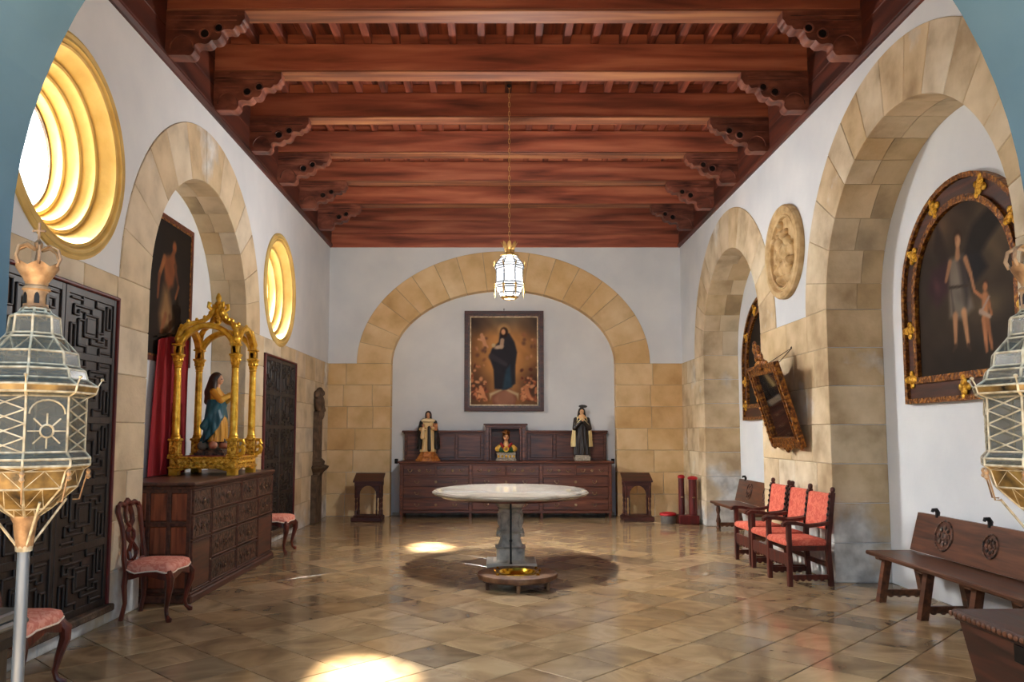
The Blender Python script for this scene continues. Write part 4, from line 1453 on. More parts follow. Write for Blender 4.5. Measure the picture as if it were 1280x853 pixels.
veil = [(lambda P: s_ell(P, (.0, 0, .925), (.075, .068, .078)), (46, 30, 22)),
        (lambda P: s_cap(P, (-.03, 0, .90), (-.06, 0, .74), .066, .085), (58, 38, 28)),
        (lambda P: s_cap(P, (-.06, 0, .74), (-.10, 0, .62), .08, .05), (70, 46, 30)),
        (lambda P: s_cap(P, (-.01, .05, .86), (.0, .08, .70), .03, .03), (52, 34, 24)),
        (lambda P: s_cap(P, (-.01, -.05, .86), (.0, -.08, .70), .03, .03), (52, 34, 24))]
sculpt('veil', veil, (-.22, -.16, .52), (.12, .16, 1.04), 60, t, .02, S, lambda P: -(np.linalg.norm((P - np.array((.06, 0, .90))) / np.array((.07, .048, .062)), axis=-1) - 1) * .05)
cloud = []
for (x, y, z, r, c) in ((0, .0, .05, .09, (118, 112, 96)), (-.12, .08, .05, .06, (96, 92, 80)), (.11, .10, .06, .055, (176, 112, 82)), (.13, -.04, .06, .055, (188, 122, 90)), (.03, -.14, .06, .055, (178, 116, 86)), (-.13, -.08, .05, .06, (110, 100, 88)), (.0, .15, .05, .05, (104, 98, 84))):
    cloud.append((lambda P, c_=(x, y, z), r_=r: s_ell(P, c_, (r_, r_, r_ * .95)), c))
cloud += [(lambda P: s_cap(P, (.13, -.04, .10), (.13, -.04, .115), .05, .03), (64, 40, 26)), (lambda P: s_cap(P, (.11, .10, .10), (.11, .10, .115), .045, .03), (64, 40, 26))]
o = sculpt('cloud_base', cloud, (-.24, -.24, -.03), (.24, .24, .18), 60, t, .02, S)
for c_ in t.children:
    if c_.name.split('.')[0] in ('figure', 'mantle', 'veil', 'cloud_base'):
        c_.location = (0, 0, .066)

# figure in white habit with black cape (faces the camera end of the room)
t = thing('saint_figure', 'carved figure in cream habit and black cape holding a child, on a stepped gold plinth', 'statue', (-1.35, 15.89, 1.10), -PI / 2)
plinth(t, 'honey', [(.26, .25, 0, .04), (.23, .20, .04, .10), (.19, .185, .10, .135), (.17, .15, .135, .18)])
CR = (226, 196, 138); BK = (24, 21, 20)
S = .80
zs = [0, .15, .4, .6, .72, .8]
body = [(lambda P: s_robe(P, zs, [.15, .13, .115, .11, .10, .05], [.19, .16, .145, .15, .16, .07], None, None, 8, .09, 2), CR),
        (lambda P: s_cap(P, (.0, .16, .72), (.08, .19, .55), .06, .06), BK),
        (lambda P: s_cap(P, (.08, .19, .55), (.17, .13, .58), .05, .04), CR),
        (lambda P: s_cap(P, (.0, -.16, .72), (.08, -.19, .55), .06, .06), BK),
        (lambda P: s_cap(P, (.08, -.19, .55), (.18, -.10, .56), .055, .045), CR),
        (lambda P: s_ell(P, (.02, 0, .765), (.13, .17, .06)), (232, 208, 160)),
        # black scapular down the front
        (lambda P: s_cap(P, (.13, .03, .60), (.165, .04, .05), .035, .045), (34, 30, 26))]
body += head_parts((.04, 0, .90), .15)
body += hand_parts((.18, .12, .585), (.6, -.6, .5), .09, 1, up=(0, 1, 0))
body += hand_parts((.19, -.09, .565), (.6, .7, .2), .09, -1, up=(0, 0, 1))
sculpt('figure', body, (-.22, -.32, -.02), (.34, .32, 1.02), 116, t, .012, S)
cape = [(lambda P: s_robe(P, [.06, .3, .55, .74], [.17, .165, .15, .125], [.27, .265, .25, .19], [-.03, -.03, -.02, -.02], None, 7, .08, 3), BK)]
sculpt('cape', cape, (-.26, -.32, .03), (.2, .32, .8), 84, t, .01, S, lambda P: np.minimum(P[..., 0] - (.0 + 1.3 * np.clip(np.abs(P[..., 1]) - .12, 0, 1)), 1))
vl = [(lambda P: s_ell(P, (.01, 0, .915), (.085, .08, .095)), BK), (lambda P: s_cap(P, (-.02, 0, .88), (-.06, 0, .76), .08, .09), BK)]
sculpt('veil', vl, (-.2, -.16, .62), (.14, .16, 1.05), 52, t, .02, S, lambda P: -(np.linalg.norm((P - np.array((.085, 0, .89))) / np.array((.08, .06, .08)), axis=-1) - 1) * .05)
child = [(lambda P: s_cap(P, (.20, -.11, .56), (.19, -.12, .36), .045, .06), (230, 200, 148)), (lambda P: s_cap(P, (.21, -.10, .55), (.25, -.02, .52), .022, .018), CR)]
child += head_parts((.21, -.11, .645), .085)
sculpt('child', child, (.1, -.22, .26), (.34, .06, .74), 60, t, .008, S)
book = B(); book.box(.13 * S, .18 * S, .13 * S, .24 * S, .52 * S, .70 * S, .006); obj('book', book, 'honey', t)
for c_ in t.children:
    if c_.name.split('.')[0] in ('figure', 'cape', 'veil', 'child', 'book'):
        c_.location = (0, 0, .18)

# praying figure in dark habit and cream cloak with halo
t = thing('saint_figure', 'carved praying figure in black habit and cream cloak with a dark halo', 'statue', (1.69, 15.90, 1.10), -PI / 2)
b = B(); b.box(-.13, .13, -.155, .155, 0, .10, .008); obj('base', b, 'silver', t)
b = B(); b.box(.131, .134, -.09, .06, .105, .108); b.box(-.10, .10, -.13, .13, .10, .115, .004); obj('base_top', b, 'whitestone', t)
S = .96
DK = (40, 33, 30)
zs = [0, .2, .45, .62, .74, .80]
body = [(lambda P: s_robe(P, zs, [.13, .115, .10, .095, .09, .05], [.165, .15, .13, .125, .12, .06], None, None, 10, .09, 1.2), DK),
        (lambda P: s_cap(P, (.0, .12, .73), (.06, .15, .55), .05, .05), DK),
        (lambda P: s_cap(P, (.06, .15, .55), (.13, .03, .68), .045, .032), DK),
        (lambda P: s_cap(P, (.0, -.12, .73), (.06, -.15, .55), .05, .05), DK),
        (lambda P: s_cap(P, (.06, -.15, .55), (.13, -.03, .68), .045, .032), DK),
        (lambda P: s_ell(P, (.05, 0, .78), (.06, .075, .06)), (226, 178, 128))]
body += head_parts((.03, 0, .885), .125, (224, 176, 130))
body += hand_parts((.135, .016, .685), (.35, -.1, .93), .075, 1, (224, 176, 130), up=(0, 1, 0))
body += hand_parts((.135, -.016, .685), (.35, .1, .93), .075, -1, (224, 176, 130), up=(0, 1, 0))
sculpt('figure', body, (-.18, -.22, -.02), (.24, .22, .98), 120, t, .008, S)
cl = [(lambda P: s_robe(P, [.17, .4, .62, .79], [.125, .125, .12, .085], [.215, .205, .185, .10], [-.03, -.02, -.01, 0], None, 8, .06, 2), (232, 210, 150))]
for s_ in (-1, 1):
    sculpt('cloak_border', [(lambda P, q=s_: s_cap(P, (.10, q * .01, .76), (.085, q * .13, .60), .014, .024), (238, 216, 160))], (.0, -.2, .5), (.18, .2, .84), 40, t, .01, S)
sculpt('cloak', cl, (-.22, -.28, .12), (.18, .28, .86), 96, t, .01, S, lambda P: np.minimum(.135 - np.abs(P[..., 1]) - .35 * np.clip(P[..., 2] - .60, 0, 1), P[..., 0] + .03))
vl = [(lambda P: s_ell(P, (.0, 0, .90), (.08, .072, .082)), (30, 24, 22)), (lambda P: s_cap(P, (-.02, .035, .87), (.0, .06, .70), .045, .045), (34, 27, 24)), (lambda P: s_cap(P, (-.02, -.035, .87), (.0, -.06, .70), .045, .045), (34, 27, 24))]
sculpt('veil', vl, (-.16, -.14, .62), (.12, .14, 1.0), 56, t, .02, S, lambda P: -(np.linalg.norm((P - np.array((.075, 0, .875))) / np.array((.07, .05, .072)), axis=-1) - 1) * .05)
for c_ in t.children:
    if c_.name.split('.')[0] in ('figure', 'cloak', 'cloak_border', 'veil'):
        c_.location = (0, 0, .115)
b = B()
b.lathe([(.02, 0), (.085, -.003), (.09, .003), (.085, .008), (.02, .006)], 20, (0, 0, 0))
for k in range(16):
    a = 2 * PI * k / 16
    b.ell((.092 * math.cos(a), .092 * math.sin(a), .003), (.012, .012, .006), 5, 4)
hm = Matrix.Translation((-.035, .03, 1.075)) @ Matrix.Rotation(math.radians(24), 4, 'Y') @ Matrix.Scale(.85, 4)
b.xf(hm)
obj('halo', b, 'halo', t, True)

# bust reliquary in the shrine
t = thing('reliquary_bust', 'small painted reliquary bust with crown and round gold window in the dresser shrine', 'statue', (0.18 + .01, 15.90, 1.10), -PI / 2)
b = B(); b.box(-.13, .11, -.20, .20, 0, .04, .006); b.box(-.115, .095, -.185, .185, .04, .14, .006); b.box(-.12, .10, -.19, .19, .14, .165, .005); obj('base', b, 'silver', t)
b = B()
for k in range(5):
    b.ell((.098, -.15 + k * .075, .09), (.012, .024, .028), 8, 5)
obj('base_ornament', b, 'goldcarve', t, True)
S = 1.0
GR = (34, 74, 40); RD = (158, 26, 30); GD = (224, 172, 70)
body = [(lambda P: s_ell(P, (0, 0, .06), (.09, .17, .10)), GR),
        (lambda P: s_cap(P, (.0, .13, .10), (.0, .16, .07), .055, .06), GD), (lambda P: s_cap(P, (.0, -.13, .10), (.0, -.16, .07), .055, .06), GD),
        (lambda P: s_cap(P, (.05, .10, .17), (.085, .03, .08), .026, .022), RD), (lambda P: s_cap(P, (.05, -.10, .17), (.085, -.03, .08), .026, .022), RD),
        (lambda P: s_cap(P, (.0, 0, .12), (.0, 0, .20), .075, .045), (226, 176, 120))]
body += head_parts((.02, 0, .30), .15, (226, 172, 128))
sculpt('figure', body, (-.14, -.26, 0), (.16, .26, .42), 84, t, .012, S).location = (0, 0, .165)
b = B(); b.tube([(.105, .045 * math.cos(a), .235 + .045 * math.sin(a)) for a in [2 * PI * k / 18 for k in range(18)]], .014, 6, closed=True); obj('round_window', b, 'gold', t, True)
b = B(); b.lathe([(.04, 0), (.04, .008)], 16); b.xf(Matrix.Translation((.098, 0, .235)) @ Matrix.Rotation(PI / 2, 4, 'Y')); obj('relic_disc', b, 'honey', t)
b = B(); b.lathe([(.062, .50), (.07, .52), (.066, .535), (.075, .56), (.05, .60), (.02, .615)], 16); 
for k in range(8):
    b.ell((.07 * math.cos(k * PI / 4), .07 * math.sin(k * PI / 4), .565), (.014, .014, .022), 6, 5)
obj('crown', b, 'gilt', t, True)
b = B(); b.lathe([(.066, .44), (.074, .50), (.06, .52)], 14); b.xf(Matrix.Translation((-.012, 0, 0))); obj('hair', b, 'gilt', t, True)

# ------------------------------------------------------------------ gilded canopy on the carved dresser
t = thing('gilded_canopy', 'gilded four-column canopy with ribbed crown standing on the carved dresser', 'canopy', (-3.375, 9.62, 1.165))
h = .385
b = B(); b.box(-h, h, -h, h, .09, .20, .012); b.box(-h - .02, h + .02, -h - .02, h + .02, .185, .215, .01); b.box(-h - .015, h + .015, -h - .015, h + .015, .075, .10, .008)
base_ = obj('base', b, 'goldcarve', t)
for sx in (-1, 1):
    for sy in (-1, 1):
        b = B()
        b.loft([[(sx * (h - .10 * q), sy * (h - .10 * q2), 0.0 + zz) for (q, q2) in ((0, 0), (1, 0), (1, 1), (0, 1))] for zz in (0, .09)])
        for k in range(4):
            b.ell((sx * (h - .10 - .035 * k), sy * (h - .01), .065 + .008 * k), (.028, .012, .022), 6, 5)
            b.ell((sx * (h - .01), sy * (h - .10 - .035 * k), .065 + .008 * k), (.012, .028, .022), 6, 5)
        obj('bracket_foot', b, 'gold', t)
for s in (-1, 1):
    b = B()
    for k in range(-4, 5): b.ell((k * .07, s * (h + .004), .145), (.035, .012, .024), 8, 5)
    obj('base_scrollwork', b, 'goldcarve', t, True)
    b = B()
    for k in range(-4, 5): b.ell((s * (h + .004), k * .07, .145), (.012, .035, .024), 8, 5)
    obj('base_scrollwork', b, 'goldcarve', t, True)
cq = .335
for sx in (-1, 1):
    for sy in (-1, 1):
        x, y = sx * cq, sy * cq
        b = B()
        b.box(x - .065, x + .065, y - .065, y + .065, .215, .24, .006); b.box(x - .055, x + .055, y - .055, y + .055, .24, .39, .006); b.box(x - .068, x + .068, y - .068, y + .068, .39, .42, .008)
        p = obj('pedestal', b, 'goldcarve', t)
        b = B()
        b.lathe([(.058, .42), (.058, .435), (.05, .445), (.054, .455), (.046, .47), (.045, .60), (.042, 1.0), (.039, 1.24), (.048, 1.25), (.04, 1.26)], 14, (x, y, 0))
        obj('column', b, 'gold', t, True)
        b = B()
        b.lathe([(.042, 1.26), (.055, 1.30), (.046, 1.31), (.066, 1.37), (.07, 1.38)], 10, (x, y, 0))
        b.box(x - .062, x + .062, y - .062, y + .062, 1.38, 1.405, .006)
        for k in range(8):
            a = k * PI / 4
            b.ell((x + .05 * math.cos(a), y + .05 * math.sin(a), 1.335), (.014, .014, .026), 6, 5)
        b.box(x - .045, x + .045, y - .045, y + .045, 1.405, 1.50, .008); b.box(x - .06, x + .06, y - .06, y + .06, 1.50, 1.525, .008)
        obj('capital', b, 'gold', t, True)
        if sx > 0:
            b = B()
            pts = [(x + .06, y, .23), (x + .11, y, .25), (x + .125, y, .30), (x + .10, y, .35), (x + .075, y, .33), (x + .085, y, .30)]
            b.tube(pts, [.03, .028, .026, .022, .018, .014], 8)
            b.tube([(x + .06, y, .40), (x + .11, y, .40), (x + .125, y, .36), (x + .10, y, .34)], [.02, .024, .022, .016], 8)
            obj('scroll_bracket', b, 'gold', t, True)
# arches between the columns
def arch_band(p, q, z, rise, m):
    p, q = Vector(p), Vector(q)
    c_, r_ = (p + q) / 2, (q - p).length / 2
    dv = (q - p).normalized()
    side = Vector((-dv.y, dv.x, 0))
    b = B()
    rings = []
    for i in range(21):
        a = PI - PI * i / 20
        ca, sa = math.cos(a), math.sin(a)
        pt = lambda rr_, o: tuple(c_ + dv * (rr_ * ca) + Vector((0, 0, z + rr_ / r_ * rise * sa)) + side * o)
        rings.append([pt(r_ - .035, -.03), pt(r_ - .02, -.045), pt(r_ + .015, -.045), pt(r_ + .03, -.03), pt(r_ + .03, .03), pt(r_ + .015, .045), pt(r_ - .02, .045), pt(r_ - .035, .03)])
    b.loft(rings)
    return b
crn = [(-cq, -cq), (cq, -cq), (cq, cq), (-cq, cq)]
for i in range(4):
    p, q = crn[i], crn[(i + 1) % 4]
    obj('arch', arch_band((*p, 0), (*q, 0), 1.405, .335, 'gold'), 'gold', t, True)
# ogee ribs rising to the finial
for (x, y) in crn:
    b = B()
    prof = [(1.0, 1.51), (1.02, 1.60), (.95, 1.70), (.78, 1.765), (.56, 1.79), (.36, 1.83), (.22, 1.89), (.12, 1.97), (.07, 2.02)]
    b.tube([(x * k, y * k, z) for k, z in prof], [.03, .034, .034, .032, .03, .03, .03, .028, .025], 8)
    for (k, z) in prof[1:-1]:
        b.ell((x * k, y * k, z + .035), (.022, .022, .028), 6, 5)
    b.ell((x * 1.0, y * 1.0, 1.58), (.05, .05, .055), 8, 6)
    b.tube([(x * .16, y * .16, 1.96), (x * .26, y * .26, 2.0), (x * .25, y * .25, 2.05), (x * .19, y * .19, 2.04)], [.022, .024, .022, .014], 6)
    obj('ogee_rib', b, 'gold', t, True)
b = B(); b.lathe([(.02, 1.90), (.05, 1.94), (.055, 1.98), (.03, 2.01), (.05, 2.04), (.035, 2.07), (.02, 2.08), (.036, 2.11), (.03, 2.14), (.008, 2.18)], 12); obj('finial', b, 'gold', t, True)
b = B(); b.lathe([(.06, 1.90), (.07, 1.87), (.04, 1.82), (.015, 1.78), (.02, 1.765), (.004, 1.75)], 10); obj('boss', b, 'goldcarve', t, True)
b = B(); b.box(-h + .05, h - .05, -h + .05, h - .05, .213, .2195); obj('floor_cloth', b, 'velvet', t)

# red cloth hung behind the canopy
t = thing('red_curtain', 'crimson cloth hung on the niche wall behind the gilded canopy', 'curtain', (XL - .455, 9.28, 1.17))
b = B(); rings = []
for j in range(15):
    f = j / 14
    z = 0.002 + f * 1.52
    row = []
    for i in range(40):
        g = i / 39
        y = (-.50 + .14 * f ** 1.3) + g * (1.05 - .14 * f ** 1.3)
        zz = z + f * .10 * math.sin(PI * .5 * min(1, g * 1.4))
        row.append((.054 + .010 * math.sin(g * 30 + 1.2 * f) + .004 * math.sin(g * 71), y, zz))
    rings.append(row)
front = rings
vs = [p for r in rings for p in r] + [(p[0] - .005, p[1], p[2]) for r in rings for p in r]
nn, mm_ = 40, 15
fs = []
for j in range(mm_ - 1):
    for i in range(nn - 1):
        a = j * nn + i
        fs.append((a, a + 1, a + nn + 1, a + nn))
        o_ = nn * mm_
        fs.append((o_ + a, o_ + a + nn, o_ + a + nn + 1, o_ + a + 1))
b.add(vs, fs)
obj('cloth', b, 'velvet', t, True, 80)
b = B(); b.tube([(.05, -.38, 1.56), (.05, .0, 1.64), (.05, .48, 1.645)], .010, 6); obj('hem_rod', b, 'iron', t)

# ------------------------------------------------------------------ marble table with carved pedestal
t = thing('marble_table', 'large oval marble-topped table on a carved grey stone pedestal', 'table', (0.175, 10.2, 0))
b = B()
b.lathe([(.94, .885), (.97, .89), (.985, .905), (.985, .918), (.97, .922), (.965, .932), (.94, .94), (.3, .94), (.01, .94)], 72, (0, 0, 0), True, 1.0, 1.22)
b.lathe([(.90, .872), (.94, .886)], 72, (0, 0, 0), True, 1.0, 1.22)
obj('table_top', b, 'marble', t, True, 30)
b = B(); b.lathe([(.86, .85), (.90, .873)], 64, (0, 0, 0), True, 1.0, 1.22); obj('under_board', b, 'redwood', t)
def sqring(r, z, e=.0, n=None):
    c_ = r * .22
    return [(r, -r + c_, z), (r, r - c_, z), (r - c_, r, z), (-r + c_, r, z), (-r, r - c_, z), (-r, -r + c_, z), (-r + c_, -r, z), (r - c_, -r, z)]
b = B()
pf = [(.19, .0), (.21, .0), (.215, .03), (.215, .06), (.19, .075), (.175, .085), (.175, .22), (.19, .235), (.155, .25), (.14, .28), (.125, .33), (.125, .40), (.155, .42), (.165, .44), (.14, .46), (.12, .50), (.115, .58), (.13, .66), (.15, .70), (.125, .715), (.165, .735), (.19, .77), (.19, .86)]
b.loft([sqring(r, z) for r, z in pf])
ped = obj('pedestal', b, 'greystone', t, True, 25)
b = B()
for a in range(4):
    R_ = Matrix.Rotation(a * PI / 2, 4, 'Z')
    def P_(x, y, z): return tuple(R_ @ Vector((x, y, z)))
    for s in (-1, 1):
        b.tube([P_(s * .02, -.13, .40), P_(s * .07, -.14, .44), P_(s * .12, -.15, .43), P_(s * .15, -.16, .40), P_(s * .13, -.165, .37)], [.014, .017, .018, .018, .012], 6)
        b.tube([P_(s * .02, -.13, .63), P_(s * .07, -.135, .66), P_(s * .12, -.14, .65), P_(s * .14, -.145, .61)], [.012, .016, .017, .012], 6)
        b.tube([P_(s * .13, -.13, .46), P_(s * .115, -.125, .53), P_(s * .135, -.135, .61)], [.018, .014, .018], 6)
    b.ell(P_(0, -.128, .54), (.04, .04, .06), 8, 6)
obj('carved_scrolls', b, 'greystone', t, True)
b = B(); b.box(-.30, .32, -.28, .28, 0, .06, .01); obj('floor_slab', b, 'whitestone', t)
b = B(); b.tube([(.0, -.30, .06), (.0, -.30, .86)], .012, 8); b.ell((0, -.30, .34), .02, 8, 6); b.ell((0, -.30, .07), (.02, .02, .012), 8, 4); obj('iron_rod', b, 'iron', t, True)

# ------------------------------------------------------------------ brazier stand with brass bowl
t = thing('brazier_stand', 'low round wooden brazier stand with six short legs beside the marble table', 'brazier', (0.225, 8.78, 0))
b = B(); b.lathe([(.30, .125), (.30, .115), (.36, .085), (.40, .085), (.425, .10), (.435, .135), (.43, .15), (.41, .155), (.30, .158), (.245, .155), (.245, .125)], 48, caps=False); obj('ring_top', b, 'brazier', t, True)
for k in range(6):
    a = -PI / 2 + k * PI / 3
    b = B(); b.lathe([(.018, 0), (.022, .02), (.018, .03), (.024, .06), (.02, .095)], 8, (.37 * math.cos(a), .37 * math.sin(a), 0)); obj('leg', b, 'brazier', t, True)
b = B()
for k in range(4):
    a = PI / 4 + k * PI / 2
    b.lathe([(.02, .155), (.02, .165), (.009, .172), (.012, .178)], 8, (.30 * math.cos(a), .30 * math.sin(a), 0))
obj('brass_stud', b, 'brass', t, True)
t = thing('brass_bowl', 'shiny brass bowl with flat rim sunk in the round brazier stand', 'bowl', (0.225, 8.78, .1585))
b = B(); b.lathe([(.0, -.085), (.10, -.083), (.16, -.06), (.19, -.02), (.20, .004), (.24, .010), (.25, .005), (.25, .0), (.20, -.002), (.185, -.03), (.155, -.068), (.10, -.09), (.0, -.092)], 40, caps=False); obj('basin', b, 'brass', t, True)
for s in (-1, 1):
    b = B(); b.tube([(s * .235, -.04, .010), (s * .245, -.03, .020), (s * .25, 0, .024), (s * .245, .03, .020), (s * .235, .04, .010)], .006, 6); obj('handle', b, 'brass', t, True)
#PART4
# ------------------------------------------------------------------ side chairs with cabriole legs
def make_side_chair(label, loc, rz):
    t = thing('side_chair', label, 'chair', loc, rz, 'pink damask side chairs along the left wall')
    n = 48
    def outl(k, wav=0.0):
        pts = []
        for i in range(n):
            a = 2 * PI * i / n
            c_, s_ = math.cos(a), math.sin(a)
            e = .42
            x = math.copysign(abs(c_) ** e, c_) * .23 + .01
            y = math.copysign(abs(s_) ** e, s_) * (.25 + .035 * c_)
            pts.append((x * k, y * k))
        return pts
    b = B()
    b.loft([[(x, y, z + (0.0 if j > 1 else -.012 * math.sin(6 * math.atan2(y, x)))) for x, y in outl(k)] for j, (k, z) in enumerate(((.96, .425), (1.0, .435), (1.0, .465), (.96, .487), (.80, .505), (.5, .517), (.1, .520)))])
    obj('seat', b, 'pink', t, True, 60)
    b = B(); b.tube([(x * 1.005, y * 1.005, .432 - .014 * math.sin(6 * math.atan2(y, x))) for x, y in outl(1.0)], .007, 6, closed=True); obj('braid_trim', b, 'braid', t, True)
    b = B()
    o = outl(.985); i_ = outl(.86)
    b.ring([(x, y, .375 + .022 * math.cos(4 * math.atan2(y, x))) for x, y in o], [(x, y, .375 + .022 * math.cos(4 * math.atan2(y, x))) for x, y in i_], (0, 0, .055))
    obj('seat_rail', b, 'mahogany', t, True)
    for sy in (-1, 1):
        b = B(); b.tube([(.19, sy * .21, .43), (.225, sy * .245, .37), (.225, sy * .25, .30), (.20, sy * .225, .19), (.185, sy * .21, .10), (.195, sy * .22, .05), (.225, sy * .245, .02), (.225, sy * .245, .0)], [.034, .040, .034, .024, .018, .018, .028, .022], 8); obj('leg', b, 'mahogany', t, True)
        b = B(); b.tube([(-.19, sy * .19, .44), (-.20, sy * .195, .30), (-.19, sy * .19, .15), (-.22, sy * .195, .0)], [.026, .024, .019, .022], 8); obj('leg', b, 'mahogany', t, True)
        b = B(); b.tube([(-.19, sy * .19, .42), (-.205, sy * .205, .54), (-.22, sy * .185, .68), (-.24, sy * .19, .82), (-.27, sy * .215, .95), (-.28, sy * .19, 1.0)], [.026, .024, .021, .021, .024, .024], 8); obj('back_stile', b, 'mahogany', t, True)
    b = B(); b.tube([(-.28, -.20, .985), (-.285, -.14, 1.015), (-.285, -.07, .998), (-.29, 0, 1.03), (-.285, .07, .998), (-.285, .14, 1.015), (-.28, .20, .985)], [.02, .024, .024, .032, .024, .024, .02], 8); obj('crest_rail', b, 'mahogany', t, True)
    b = B()
    def bx_(z): return -.205 - (.08) * max(0, (z - .45)) / .55
    for s in (-1, 1):
        pts = [(.0, .48), (.07, .53), (.075, .58), (.02, .64), (-.05, .70), (-.06, .75), (0, .80), (.06, .85), (.065, .91), (.03, .99)]
        b.tube([(bx_(z), s * y, z) for y, z in pts], [.018, .02, .018, .016, .017, .017, .016, .018, .018, .02], 6, sq=1.4)
    obj('back_splat', b, 'mahogany', t, True)
    b = B(); b.tube([(-.205, -.19, .50), (-.21, 0, .485), (-.205, .19, .50)], .018, 6); obj('lower_rail', b, 'mahogany', t, True)
    return t
c0 = make_side_chair('carved mahogany chair with pink damask seat between the carved dresser and near panelled door', (-3.09, 7.40, 0), 0)
dup(c0, (-3.10, 11.34, 0), 0, 'pink-seated mahogany chair half hidden behind the far end of the carved dresser')
dup(c0, (-3.07, 5.16, 0), 0, 'pink-seated mahogany chair behind the lantern pole in front of the near door')

# ------------------------------------------------------------------ red armchairs
def make_armchair(label, loc, rz):
    t = thing('armchair', label, 'armchair', loc, rz, 'row of red damask armchairs along the stone pier')
    hw = .27
    for sy in (-1, 1):
        y = sy * hw
        b = B(); b.box(.19, .24, y - .025, y + .025, 0, .66, .005); obj('leg', b, 'armwood', t)
        b = B()
        b.loft([[(x + dx, y + dy, z) for dx, dy in ((-.025, -.024), (.025, -.024), (.025, .024), (-.025, .024))] for x, z in ((-.24, 0), (-.215, .40), (-.225, .55), (-.285, 1.0))])
        b.tube([(-.285, y, 1.0), (-.288, y, 1.015), (-.292, y, 1.045), (-.294, y, 1.06)], [.015, .026, .026, .012], 8)
        obj('leg', b, 'armwood', t)
        b = B()
        b.loft([[(x, y - .03, z - .018), (x, y + .03, z - .018), (x, y + .03, z + .018), (x, y - .03, z + .018)] for x, z in ((-.24, .68), (-.15, .66), (.0, .645), (.14, .675), (.24, .68), (.285, .655))])
        obj('arm', b, 'armwood', t)
        b = B(); b.box(-.21, .20, y - .016, y + .016, .075, .125, .004)
        for k in range(5): b.ell((-.14 + k * .07, y, .075), (.028, .014, .02), 8, 5)
        obj('side_stretcher', b, 'armwood', t)
        b = B(); b.box(-.22, .20, y - .018, y + .018, .38, .43, .004); obj('side_rail', b, 'armwood', t)
        b = B()
        for k in range(6):
            z = .63 + k * .066
            x = -.225 - .06 * (z - .55) / .45
            b.ell((x + .030, y, z), (.012, .021, .021), 8, 5)
        obj('nail_head', b, 'iron', t, True)
    b = B(); b.box(.20, .23, -hw, hw, .22, .34, .005)
    for k in range(5): b.ell((.215, -.2 + k * .1, .22), (.014, .042, .026), 8, 5)
    obj('front_stretcher', b, 'armwood', t)
    b = B(); b.box(-.24, -.21, -hw, hw, .20, .25, .004); b.box(-.235, -.20, -hw, hw, .38, .43, .004); obj('back_stretcher', b, 'armwood', t)
    b = B()
    def so(k, z): return [(x * k - .005, y * k, z) for x, y in ((-.21, -hw + .0), (.24, -hw + .0), (.245, 0), (.24, hw), (-.21, hw), (-.215, 0))]
    b.loft([so(.97, .425), so(1.02, .44), so(1.02, .475), so(.96, .495), so(.6, .508), so(.1, .512)])
    obj('seat', b, 'red', t, True, 60)
    b = B()
    rg = lambda off: [(-.235 - .06 * (z - .6) / .4 + off, y, z) for y, z in ((-hw + .012, .60), (hw - .012, .60), (hw - .012, .985), (-hw + .012, .985))]
    rs = lambda off: [(-.235 - .06 * (z - .6) / .4 + off, y, z) for y, z in ((-hw + .03, .62), (hw - .03, .62), (hw - .03, .965), (-hw + .03, .965))]
    b.loft([rs(-.03), rg(-.012), rg(.018), rs(.034)])
    obj('back_panel', b, 'red', t)
    return t
a0 = make_armchair('red damask armchair beside the pier edge, endmost of the row toward the long bench', (3.36, 9.06, 0), PI + .06)
dup(a0, (3.38, 9.72, 0), PI + .02, 'middle one of the three red damask armchairs by the stone pier')
dup(a0, (3.38, 10.40, 0), PI + .03, 'red damask armchair next to the small dark bench, endmost of the row')

